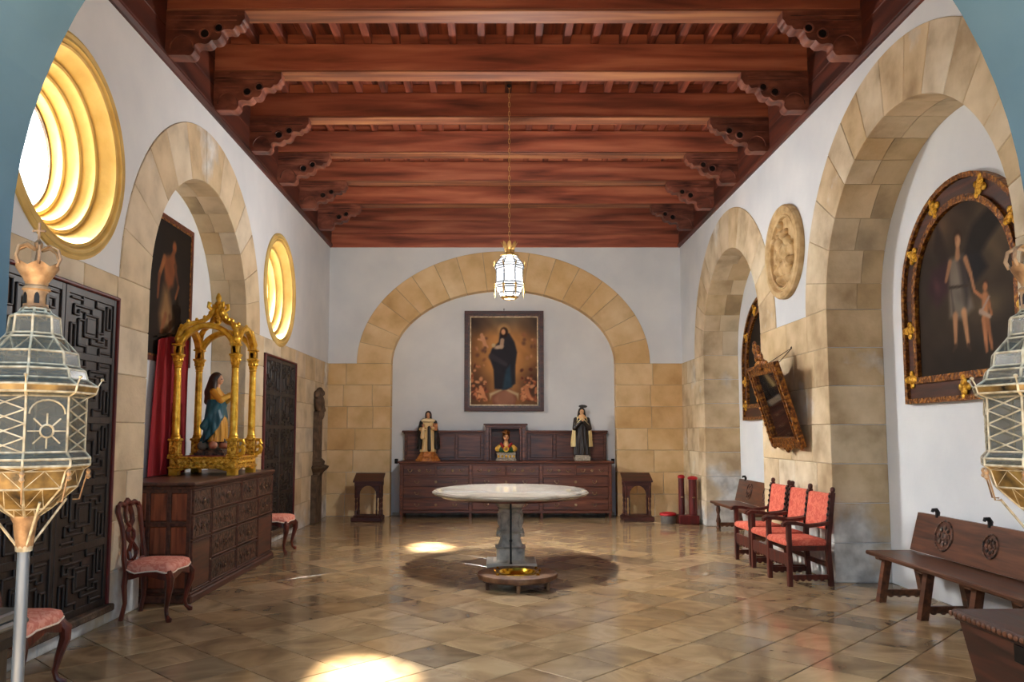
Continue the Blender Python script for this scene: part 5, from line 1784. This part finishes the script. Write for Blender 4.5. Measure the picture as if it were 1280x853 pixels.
# ------------------------------------------------------------------ long benches in the right-hand niches
def make_bench(name, label, x, y0, y1, trest, turned, meds, finials):
    t = thing(name, label, 'bench', (x, (y0 + y1) / 2, 0), 0, None)
    L_ = (y1 - y0) / 2
    b = B(); b.box(-.25, .22, -L_, L_, .435, .475, .01); obj('seat', b, 'benchwood', t)
    b = B()
    b.loft([[(.16 + .22 * (z - .46), yy, z), (.195 + .22 * (z - .46), yy, z), (.195 + .22 * (z - .46), -yy, z), (.16 + .22 * (z - .46), -yy, z)] for yy, z in ((L_ - .07, .49), (L_ - .10, .86))])
    bk = obj('backrest', b, 'benchwood', t)
    for (yy, r_) in meds:
        b = B()
        R_ = Matrix.Translation((.158 + .22 * .22, yy, .69)) @ Matrix.Rotation(math.atan(.22), 4, 'Y')
        b.tube([(0, r_ * math.cos(a), r_ * math.sin(a)) for a in [2 * PI * k / 24 for k in range(24)]], .010, 6, closed=True)
        for k in range(8):
            a = k * PI / 4
            b.ell((0, r_ * .55 * math.cos(a), r_ * .55 * math.sin(a)), (.010, r_ * .2, r_ * .2), 6, 5)
        b.ell((0, 0, 0), (.012, r_ * .25, r_ * .25), 8, 5)
        b.xf(R_)
        obj('carved_medallion', b, 'carved', bk, True)
    for yy in finials:
        b = B()
        b.tube([(.25, yy, .84), (.255, yy, .89), (.24, yy, .915), (.21, yy, .915), (.20, yy, .895)], [.02, .022, .022, .018, .012], 6)
        obj('iron_finial', b, 'iron', t, True)
    for yy in trest:
        b = B()
        if turned:
            b.lathe([(.03, 0), (.045, .03), (.03, .06), (.02, .08), (.045, .14), (.03, .20), (.022, .26), (.04, .33), (.03, .40), (.04, .437)], 10, (-.16, yy, 0))
        else:
            b.loft([[(cx_ + dx, yy + dy, z) for dx, dy in ((-.035, -.035), (.035, -.035), (.035, .035), (-.035, .035))] for cx_, z in ((-.20, 0), (-.12, .437))])
        obj('leg', b, 'benchwood', t, turned)
        b = B(); b.loft([[(cx_ + dx, yy + dy, z) for dx, dy in ((-.035, -.04), (.035, -.04), (.035, .04), (-.035, .04))] for cx_, z in ((.24, 0), (.17, .437))]); obj('leg', b, 'benchwood', t)
        b = B(); b.box(-.19, .24, yy - .02, yy + .02, .06, .12, .006)
        for k in range(4): b.ell((-.1 + k * .085, yy, .065), (.03, .018, .022), 8, 5)
        obj('stretcher', b, 'benchwood', t)
        b = B(); b.box(-.22, .16, yy - .05, yy + .05, .405, .437, .008); obj('bearer', b, 'benchwood', t)
    return t
make_bench('long_bench', 'long brown bench with carved back medallions below the arched angel painting', 3.97, 5.72, 8.2, (1.05, .28, -.45, -1.08), False, ((.62, .14), (-.09, .10), (-.69, .14)), (.79, -.03, -.78))
make_bench('small_bench', 'dark bench with turned legs in the far niche beyond the red armchairs', 3.97, 11.75, 14.1, (.98, -.9), True, ((.42, .13), (-.4, .13)), (.75, -.5))

# ------------------------------------------------------------------ chest at the near right
t = thing('storage_chest', 'heavy dark wooden chest with tapering sides and carved rim near the long bench', 'chest', (3.30, 4.60, 0))
b = B()
def rc(hx_, hy_, z): return [(-hx_, -hy_, z), (hx_, -hy_, z), (hx_, hy_, z), (-hx_, hy_, z)]
b.loft([rc(.30, .52, .05), rc(.36, .60, .47)]); obj('body', b, 'chestwood', t)
b = B(); b.box(-.32, .32, -.54, .54, 0, .05, .01); obj('plinth', b, 'chestwood', t)
b = B(); b.box(-.40, .40, -.64, .64, .485, .53, .018); b.box(-.38, .38, -.62, .62, .465, .49, .006); lid = obj('lid', b, 'chestwood', t)
b = B()
for k in range(26):
    for s in (-1, 1):
        b.ell((s * .40, -.62 + k * .0496, .505), (.010, .022, .018), 6, 5)
for k in range(15):
    for s in (-1, 1):
        b.ell((-.37 + k * .053, s * .64, .505), (.022, .010, .018), 6, 5)
obj('carved_rim', b, 'benchwood', lid, True)
b = B(); b.box(-.372, -.35, -.05, .05, .36, .46, .004); obj('lock_plate', b, 'iron', t)

# ------------------------------------------------------------------ prayer desks
def make_desk(label, loc):
    t = thing('prayer_desk', label, 'prayer desk', loc, 0, 'pair of prayer desks flanking the long dresser')
    b = B()
    b.loft([[(-.28, y, z0), (.28, y, z0), (.28, y, z1), (-.28, y, z1)] for y, z0, z1 in ((-.19, .72, .745), (.17, .86, .885))]); obj('sloping_top', b, 'darkwood', t)
    b = B(); b.box(-.255, .255, -.165, -.14, .655, .725, .005); b.box(-.255, .255, .12, .15, .655, .845, .005); b.box(-.255, -.235, -.16, .15, .655, .735, .004); b.box(.235, .255, -.16, .15, .655, .735, .004); obj('case', b, 'darkwood', t)
    for s in (-1, 1):
        for y in (-.145, .125):
            b = B(); b.lathe([(.025, .10), (.025, .18), (.014, .20), (.022, .26), (.016, .33), (.024, .36), (.016, .42), (.024, .44), (.024, .66)], 8, (s * .225, y, 0)); obj('leg', b, 'darkwood', t, True)
        b = B(); b.lathe([(.016, .10), (.016, .2), (.01, .22), (.016, .3), (.012, .38), (.016, .44)], 8, (s * .165, -.145, 0)); obj('colonnette', b, 'darkwood', t, True)
        b = B()
        pts = [(s * .25, -.155, .655), (s * .02, -.155, .655), (s * .06, -.155, .645), (s * .11, -.155, .61), (s * .145, -.155, .55), (s * .155, -.155, .48), (s * .15, -.155, .43), (s * .25, -.155, .43)]
        b.prism(pts, (0, .02, 0)); obj('arched_bracket', b, 'darkwood', t)
    b = B(); b.box(-.295, .275, -.31, .17, .0, .085, .012); b.box(-.27, .255, -.17, .16, .085, .105, .006); obj('kneeling_base', b, 'darkwood', t)
    return t
k0 = make_desk('dark prayer desk with arched front on the side of the habited figure with gold plinth', (-2.42, 15.36, 0))
dup(k0, (2.67, 15.40, 0), 0, 'dark prayer desk with arched front next to the red-topped posts')

# ------------------------------------------------------------------ red-topped posts and tub in the corner
t = thing('post_stand', 'dark red stand with two tall red-topped posts against the right wall corner', 'stand', (3.50, 14.78, 0))
b = B(); b.box(-.20, .17, -.16, .16, 0, .16, .012); obj('base_box', b, 'redwood', t)
for (x, y, r, z1) in ((-.10, .07, .055, .82), (.085, -.02, .075, .80)):
    b = B(); b.lathe([(r, .15), (r, z1)], 16, (x, y, 0)); p = obj('post', b, 'redwood', t, True)
    b = B(); b.lathe([(r, z1), (r * 1.2, z1 + .01), (r * 1.2, z1 + .035), (r * .9, z1 + .055), (r * .3, z1 + .065)], 16, (x, y, 0)); obj('red_cap', b, 'redpaint', p, True)
    b = B(); b.ell((x, y - r - .004, .48), (.03, .01, .014), 8, 5); obj('handle', b, 'bronze', p, True)
t = thing('red_tub', 'small round grey tub lined with red cloth beside the two red-topped posts', 'tub', (3.14, 14.82, 0))
b = B(); b.lathe([(.13, 0), (.135, .02), (.14, .15), (.13, .15)], 20); obj('tub', b, 'grey', t, True)
b = B(); b.lathe([(.145, .145), (.155, .16), (.15, .19), (.12, .20), (.09, .17), (.0, .165)], 20, caps=False); obj('red_lining', b, 'redpaint', t, True)

# ------------------------------------------------------------------ carved stone pilaster on the left wall
t = thing('stone_pilaster', 'weathered brown stone wall pilaster with carved bust and bracket near the back corner', 'pilaster', (XL + .02, 14.98, 0))
b = B(); b.box(-.005, .09, -.28, .24, 0, .88, .01); obj('lower_slab', b, 'brownstone', t)
b = B(); b.box(-.005, .08, -.17, .15, .98, 2.05, .01); b.box(.06, .11, -.11, .09, 1.1, 1.95, .012); obj('shaft', b, 'brownstone', t)
b = B()
b.loft([[(0, -.26 * k - .0, z), (.20 * k, -.26 * k, z), (.25 * k, 0, z), (.20 * k, .26 * k, z), (0, .26 * k, z)] for k, z in ((.55, .86), (.65, .92), (1.0, 1.0), (1.05, 1.03), (.7, 1.06), (.75, 1.12), (.5, 1.18))]); obj('bracket', b, 'brownstone', t)
BR = (104, 86, 68)
bust = [(lambda P: s_ell(P, (.06, 0, .25), (.10, .17, .17)), BR), (lambda P: s_ell(P, (.07, .02, .05), (.09, .10, .14)), BR), (lambda P: s_cap(P, (.06, .16, .30), (.10, .20, .12), .05, .045), BR), (lambda P: s_cap(P, (.06, -.16, .30), (.10, -.16, .12), .05, .045), BR), (lambda P: s_ell(P, (.06, .17, .44), (.07, .055, .07)), BR), (lambda P: s_ell(P, (.04, -.12, .40), (.06, .05, .08)), BR), (lambda P: s_cap(P, (.08, .1, .1), (.08, .16, -.02), .05, .03), BR)]
bust += head_parts((.07, 0, .46), .17, BR)
sculpt('carved_bust', bust, (-.02, -.26, -.12), (.26, .28, .60), 76, t, .01, 1.0, lambda P: -P[..., 0] - .004, 'brownstone').location = (0, 0, 1.96)

# ------------------------------------------------------------------ moulded pedestal seen at the near left
t = thing('moulded_pedestal', 'dark moulded wooden pedestal standing beside the lantern pole near the entrance arch', 'pedestal', (-2.47, 3.84, 0))
b = B()
for (r0, r1, z0, z1) in ((.19, .19, 0, .06), (.165, .15, .06, .12), (.115, .115, .12, .62), (.13, .16, .62, .68), (.155, .155, .68, .72)):
    b.loft([[(-r0, -r0, z0), (r0, -r0, z0), (r0, r0, z0), (-r0, r0, z0)], [(-r1, -r1, z1), (r1, -r1, z1), (r1, r1, z1), (-r1, r1, z1)]])
obj('shaft', b, 'door', t)
b = B(); b.box(-.18, .18, -.18, .18, .72, .755, .012); b.box(-.165, .165, -.165, .165, .755, .80, .01); obj('cap', b, 'grey', t)

# ------------------------------------------------------------------ lanterns
def lantern(t, levels, n, rot, frame_m, fr=.0045, lattice=(), rosette=(), star=0.0):
    """levels: (z, radius, pane material between this level and the next)"""
    def rg(i):
        z, r = levels[i][:2]
        return [Vector((r * math.cos(rot + 2 * PI * k / n), r * math.sin(rot + 2 * PI * k / n), z)) for k in range(n)]
    fb_ = B()
    R = [rg(i) for i in range(len(levels))]
    for i in range(len(levels)):
        fb_.tube([tuple(p) for p in R[i]], fr, 5, closed=True)
    for i in range(len(levels) - 1):
        m_ = levels[i][2]
        for k in range(n):
            a, b_, c_, d_ = R[i][k], R[i][(k + 1) % n], R[i + 1][(k + 1) % n], R[i + 1][k]
            fb_.tube([tuple(a), tuple(d_)], fr, 5)
            nr = (b_ - a).cross(d_ - a)
            if nr.length < 1e-9: continue
            nr = nr.normalized() * .003
            pb = B(); pb.prism([tuple(a), tuple(b_), tuple(c_), tuple(d_)], nr); obj('pane', pb, m_, t)
            if i in lattice and k % 2 == 1:
                q = 4
                for j in range(q):
                    for (u0, u1) in ((0, 1), (1, 0)):
                        p0 = (a + (b_ - a) * u0) * (1 - j / q) + (d_ + (c_ - d_) * u0) * (j / q)
                        p1 = (a + (b_ - a) * u1) * (1 - (j + 1) / q) + (d_ + (c_ - d_) * u1) * ((j + 1) / q)
                        off = p0.copy(); off.z = 0; off = off.normalized() * .004
                        fb_.tube([tuple(p0 + off), tuple(p1 + off)], fr * .6, 4)
            if i in rosette and k % 2 == 0:
                ce = (a + b_ + c_ + d_) / 4
                off = ce.copy(); off.z = 0; off = off.normalized() * .005
                ex, ez = (b_ - a) / 2, (d_ - a) / 2
                ce2 = ce + off - ez * .25
                rr_ = min(ex.length, ez.length)
                fb_.tube([tuple(ce2 + ex.normalized() * (rr_ * .32 * math.cos(q)) + ez.normalized() * (rr_ * .32 * math.sin(q))) for q in [2 * PI * w / 14 for w in range(14)]], fr * .7, 4, closed=True)
                for w in range(8):
                    q = w * PI / 4
                    d0 = ex.normalized() * math.cos(q) + ez.normalized() * math.sin(q)
                    fb_.tube([tuple(ce2 + d0 * rr_ * .32), tuple(ce2 + d0 * rr_ * .9)], fr * .6, 4)
                pts = [tuple(ce + off + ex * .85 * math.cos(q) + ez * (.35 + .5 * math.sin(q))) for q in [PI * w / 10 for w in range(11)]]
                fb_.tube(pts, fr * .6, 4)
            if levels[i][2] == 'agedglass' and levels[i + 1][1] - levels[i][1] > .015:
                mid = (c_ + d_) / 2
                fb_.tube([tuple(mid), tuple(a)], fr * .8, 4); fb_.tube([tuple(mid), tuple(b_)], fr * .8, 4)
            if levels[i][2] == 'lglass' and i in star_levels(levels):
                mid = (a + b_) / 2
                fb_.tube([tuple(mid), tuple(c_)], fr * .7, 4); fb_.tube([tuple(mid), tuple(d_)], fr * .7, 4)
    return obj('tin_frame', fb_, frame_m, t)
def star_levels(levels):
    return [i for i in range(len(levels) - 1) if (levels[i][0] > 1.88 and levels[i][1] - levels[i + 1][1] > .02)]

def make_standing_lantern(label, loc, rz):
    t = thing('standing_lantern', label, 'lantern', loc, rz, 'pair of processional lanterns on poles')
    lv = [(1.345, .045, 'agedglass'), (1.375, .085, 'agedglass'), (1.45, .165, 'agedglass'), (1.515, .185, 'agedglass'), (1.53, .205, 'lglass'), (1.555, .205, 'lglass'), (1.58, .185, 'lglass'),
          (1.785, .185, 'lglass'), (1.80, .215, 'agedglass'), (1.825, .222, 'lglass'), (1.85, .185, 'lglass'), (1.885, .175, 'lglass'), (1.90, .155, 'lglass'), (1.95, .148, 'lglass'), (2.005, .10, 'lglass'), (2.02, .088, 'lglass'),
          (2.085, .082, 'lglass'), (2.10, .055, 'lglass'), (2.115, .046, 'rustgold')]
    fr_ = lantern(t, lv, 8, PI / 8, 'tin', .0055, (6,), (6,))
    # gilt tassels hung below the cornice, small flags at the corners
    for k in range(8):
        a = PI / 8 + 2 * PI * k / 8
        b = B()
        x, y = .19 * math.cos(a), .19 * math.sin(a)
        b.lathe([(.004, 0), (.010, -.010), (.006, -.02), (.011, -.032), (.002, -.04)], 6, (x * 1.06, y * 1.06, 1.515))
        b.tube([(x * 1.06, y * 1.06, 1.515), (x * .92, y * .92, 1.40), (x * .8, y * .8, 1.40)], .003, 4)
        obj('tassel', b, 'rustgold', t, True)
        b = B()
        b.tube([(.222 * math.cos(a), .222 * math.sin(a), 1.825), (.235 * math.cos(a), .235 * math.sin(a), 1.85)], .003, 4); b.ell((.237 * math.cos(a), .237 * math.sin(a), 1.855), (.008, .008, .006), 6, 4)
        obj('corner_flower', b, 'tin', t, True)
    # little tower with arched openings
    b = B(); b.lathe([(.046, 2.115), (.048, 2.12), (.043, 2.125), (.043, 2.185), (.05, 2.19), (.046, 2.20), (.036, 2.205), (.04, 2.215)], 12); tw = obj('neck', b, 'rustgold', t, True)
    for k in range(6):
        a = 2 * PI * k / 6
        b = B(); c_, s_ = math.cos(a), math.sin(a)
        pts = [(.0445, -.009, 2.135), (.0445, .009, 2.135), (.0445, .009, 2.16), (.0445, .006, 2.172), (.0445, 0, 2.178), (.0445, -.006, 2.172), (.0445, -.009, 2.16)]
        b.prism([(p[0] * c_ - p[1] * s_, p[0] * s_ + p[1] * c_, p[2]) for p in pts], (-.004 * c_, -.004 * s_, 0)); obj('arched_opening', b, 'iron', tw)
    # crown with hoops, cross
    b = B()
    rings = []
    nn_ = 24
    for (r, z, w) in ((.038, 2.215, 0), (.052, 2.24, 0), (.066, 2.265, .004), (.074, 2.285, .010)):
        rings.append([(r * math.cos(2 * PI * k / nn_), r * math.sin(2 * PI * k / nn_), z + (w if k % 4 == 0 else (-w if k % 4 == 2 else 0))) for k in range(nn_)])
    inner = [[(p[0] * .95, p[1] * .95, p[2]) for p in r] for r in rings][::-1]
    b.loft(rings + inner, True, False)
    cr = obj('crown', b, 'rustgold', t, True)
    for k in range(6):
        a = 2 * PI * k / 6
        c_, s_ = math.cos(a), math.sin(a)
        b = B(); b.tube([(.072 * c_, .072 * s_, 2.28), (.084 * c_, .084 * s_, 2.31), (.075 * c_, .075 * s_, 2.345), (.045 * c_, .045 * s_, 2.36), (.012 * c_, .012 * s_, 2.345)], .005, 5, sq=1.8); obj('crown_hoop', b, 'rustgold', cr, True)
    b = B(); b.lathe([(.006, 2.27), (.012, 2.30), (.006, 2.345), (.014, 2.355), (.016, 2.37), (.005, 2.385)], 8); b.box(-.0035, .0035, -.0035, .0035, 2.38, 2.45); b.box(-.024, .024, -.0035, .0035, 2.415, 2.422); obj('cross', b, 'rustgold', t, True)
    # socket, struts, pole and foot
    b = B(); b.lathe([(.05, 1.35), (.048, 1.335), (.04, 1.32), (.032, 1.24), (.026, 1.22)], 10); obj('socket', b, 'rustgold', t, True)
    for k in range(4):
        a = PI / 4 + k * PI / 2
        b = B(); b.tube([(.14 * math.cos(a), .14 * math.sin(a), 1.40), (.024 * math.cos(a), .024 * math.sin(a), 1.235)], .005, 5); obj('strut', b, 'tin', t, True)
    b = B(); b.lathe([(.028, 1.215), (.030, 1.235), (.026, 1.24)], 12); obj('collar', b, 'tin', t, True)
    b = B(); b.lathe([(.021, .05), (.021, 1.22)], 14); obj('pole', b, 'polegrey', t, True)
    b = B(); b.lathe([(.17, 0), (.17, .015), (.14, .025), (.05, .05), (.03, .09)], 20); obj('foot', b, 'polegrey', t, True)
    return t
l0 = make_standing_lantern('tall glass processional lantern with crown, on a pole in front of the near panelled door', (-1.745, 3.0, 0), .05)
dup(l0, (2.035, 3.0, 0), .3, 'tall glass processional lantern on a pole in front of the arched angel painting')

# hanging lantern
LX, LY = .17, 10.4
t = thing('hanging_lantern', 'lit white glass lantern hanging on a long chain above the marble table', 'lantern', (LX, LY, 3.40))
lv = [(.03, .115, 'litglass'), (.085, .15, 'litglass'), (.15, .185, 'litglass'), (.175, .20, 'litglass'), (.215, .185, 'litglass'), (.40, .185, 'litglass'), (.43, .205, 'litglass'), (.455, .19, 'litglass'), (.50, .16, 'litglass'), (.55, .115, 'litglass'), (.58, .11, 'paleGilt')]
lantern(t, lv, 8, PI / 8, 'iron', .007, (), ())
b = B(); b.lathe([(.085, 0), (.125, .03), (.115, .035), (.08, .01)], 8, caps=False); obj('bottom_rim', b, 'paleGilt', t)
for k in range(8):
    a = PI / 8 + 2 * PI * k / 8
    c_, s_ = math.cos(a), math.sin(a)
    b = B(); b.tube([(.205 * c_, .205 * s_, .175), (.208 * c_, .208 * s_, .10), (.205 * c_, .205 * s_, .03)], [.014, .012, .002], 6); b.ell((.205 * c_, .205 * s_, .18), (.018, .018, .018), 6, 5); obj('drop', b, 'paleGilt', t, True)
    b = B(); b.tube([(.205 * c_, .205 * s_, .43), (.225 * c_, .225 * s_, .47), (.21 * c_, .21 * s_, .50)], [.008, .009, .004], 6); obj('corner_leaf', b, 'paleGilt', t, True)
b = B(); b.lathe([(.115, .57), (.12, .59), (.085, .60), (.065, .62), (.065, .655), (.075, .66)], 12, caps=False); obj('neck', b, 'paleGilt', t, True)
for k in range(8):
    a = 2 * PI * k / 8
    c_, s_ = math.cos(a), math.sin(a)
    tx, ty = -s_, c_
    b = B()
    ra = [(.06, .66, .024), (.075, .70, .03), (.095, .745, .022), (.11, .765, .003)]
    b.loft([[(r * c_ + tx * w - c_ * .003, r * s_ + ty * w - s_ * .003, z), (r * c_ + tx * w + c_ * .003, r * s_ + ty * w + s_ * .003, z), (r * c_ - tx * w + c_ * .003, r * s_ - ty * w + s_ * .003, z), (r * c_ - tx * w - c_ * .003, r * s_ - ty * w - s_ * .003, z)] for r, z, w in ra])
    obj('crown_leaf', b, 'paleGilt', t)
b = B(); b.lathe([(.06, .66), (.02, .70), (.012, .74), (.008, .78)], 10); obj('cap', b, 'paleGilt', t, True)
b = B()
z = .775
k = 0
while z < 6.31 - 3.40 - .02:
    ln = .075
    pts = []
    for i in range(10):
        a = 2 * PI * i / 10
        u_, w_ = .012 * math.cos(a), ln / 2 * math.sin(a)
        pts.append((u_, 0, z + ln / 2 + w_) if k % 2 else (0, u_, z + ln / 2 + w_))
    b.tube(pts, .0038, 4, closed=True)
    z += ln - .012
    k += 1
obj('chain', b, 'paleGilt', t)
b = B(); b.lathe([(.035, 6.31 - 3.40), (.03, 6.29 - 3.40), (.01, 6.275 - 3.40)], 10); obj('ceiling_hook', b, 'iron', t)
b = B(); b.ell((0, 0, .31), (.035, .035, .05), 10, 8); b.lathe([(.02, .36), (.02, .42)], 8)
M['bulb'] = mat('bulb', [(1, 1, 1), (1, 1, 1)], emit=(1, .95, .86), estr=3)
obj('bulb', b, 'bulb', t, True)
ld = bpy.data.lights.new('lantern_light', 'POINT')
ld.energy = 600
ld.color = (1.0, .97, .94)
ld.shadow_soft_size = .10
lo_ = bpy.data.objects.new('lantern_light', ld)
COL.objects.link(lo_)
lo_.parent = t
lo_.location = (0, 0, .22)
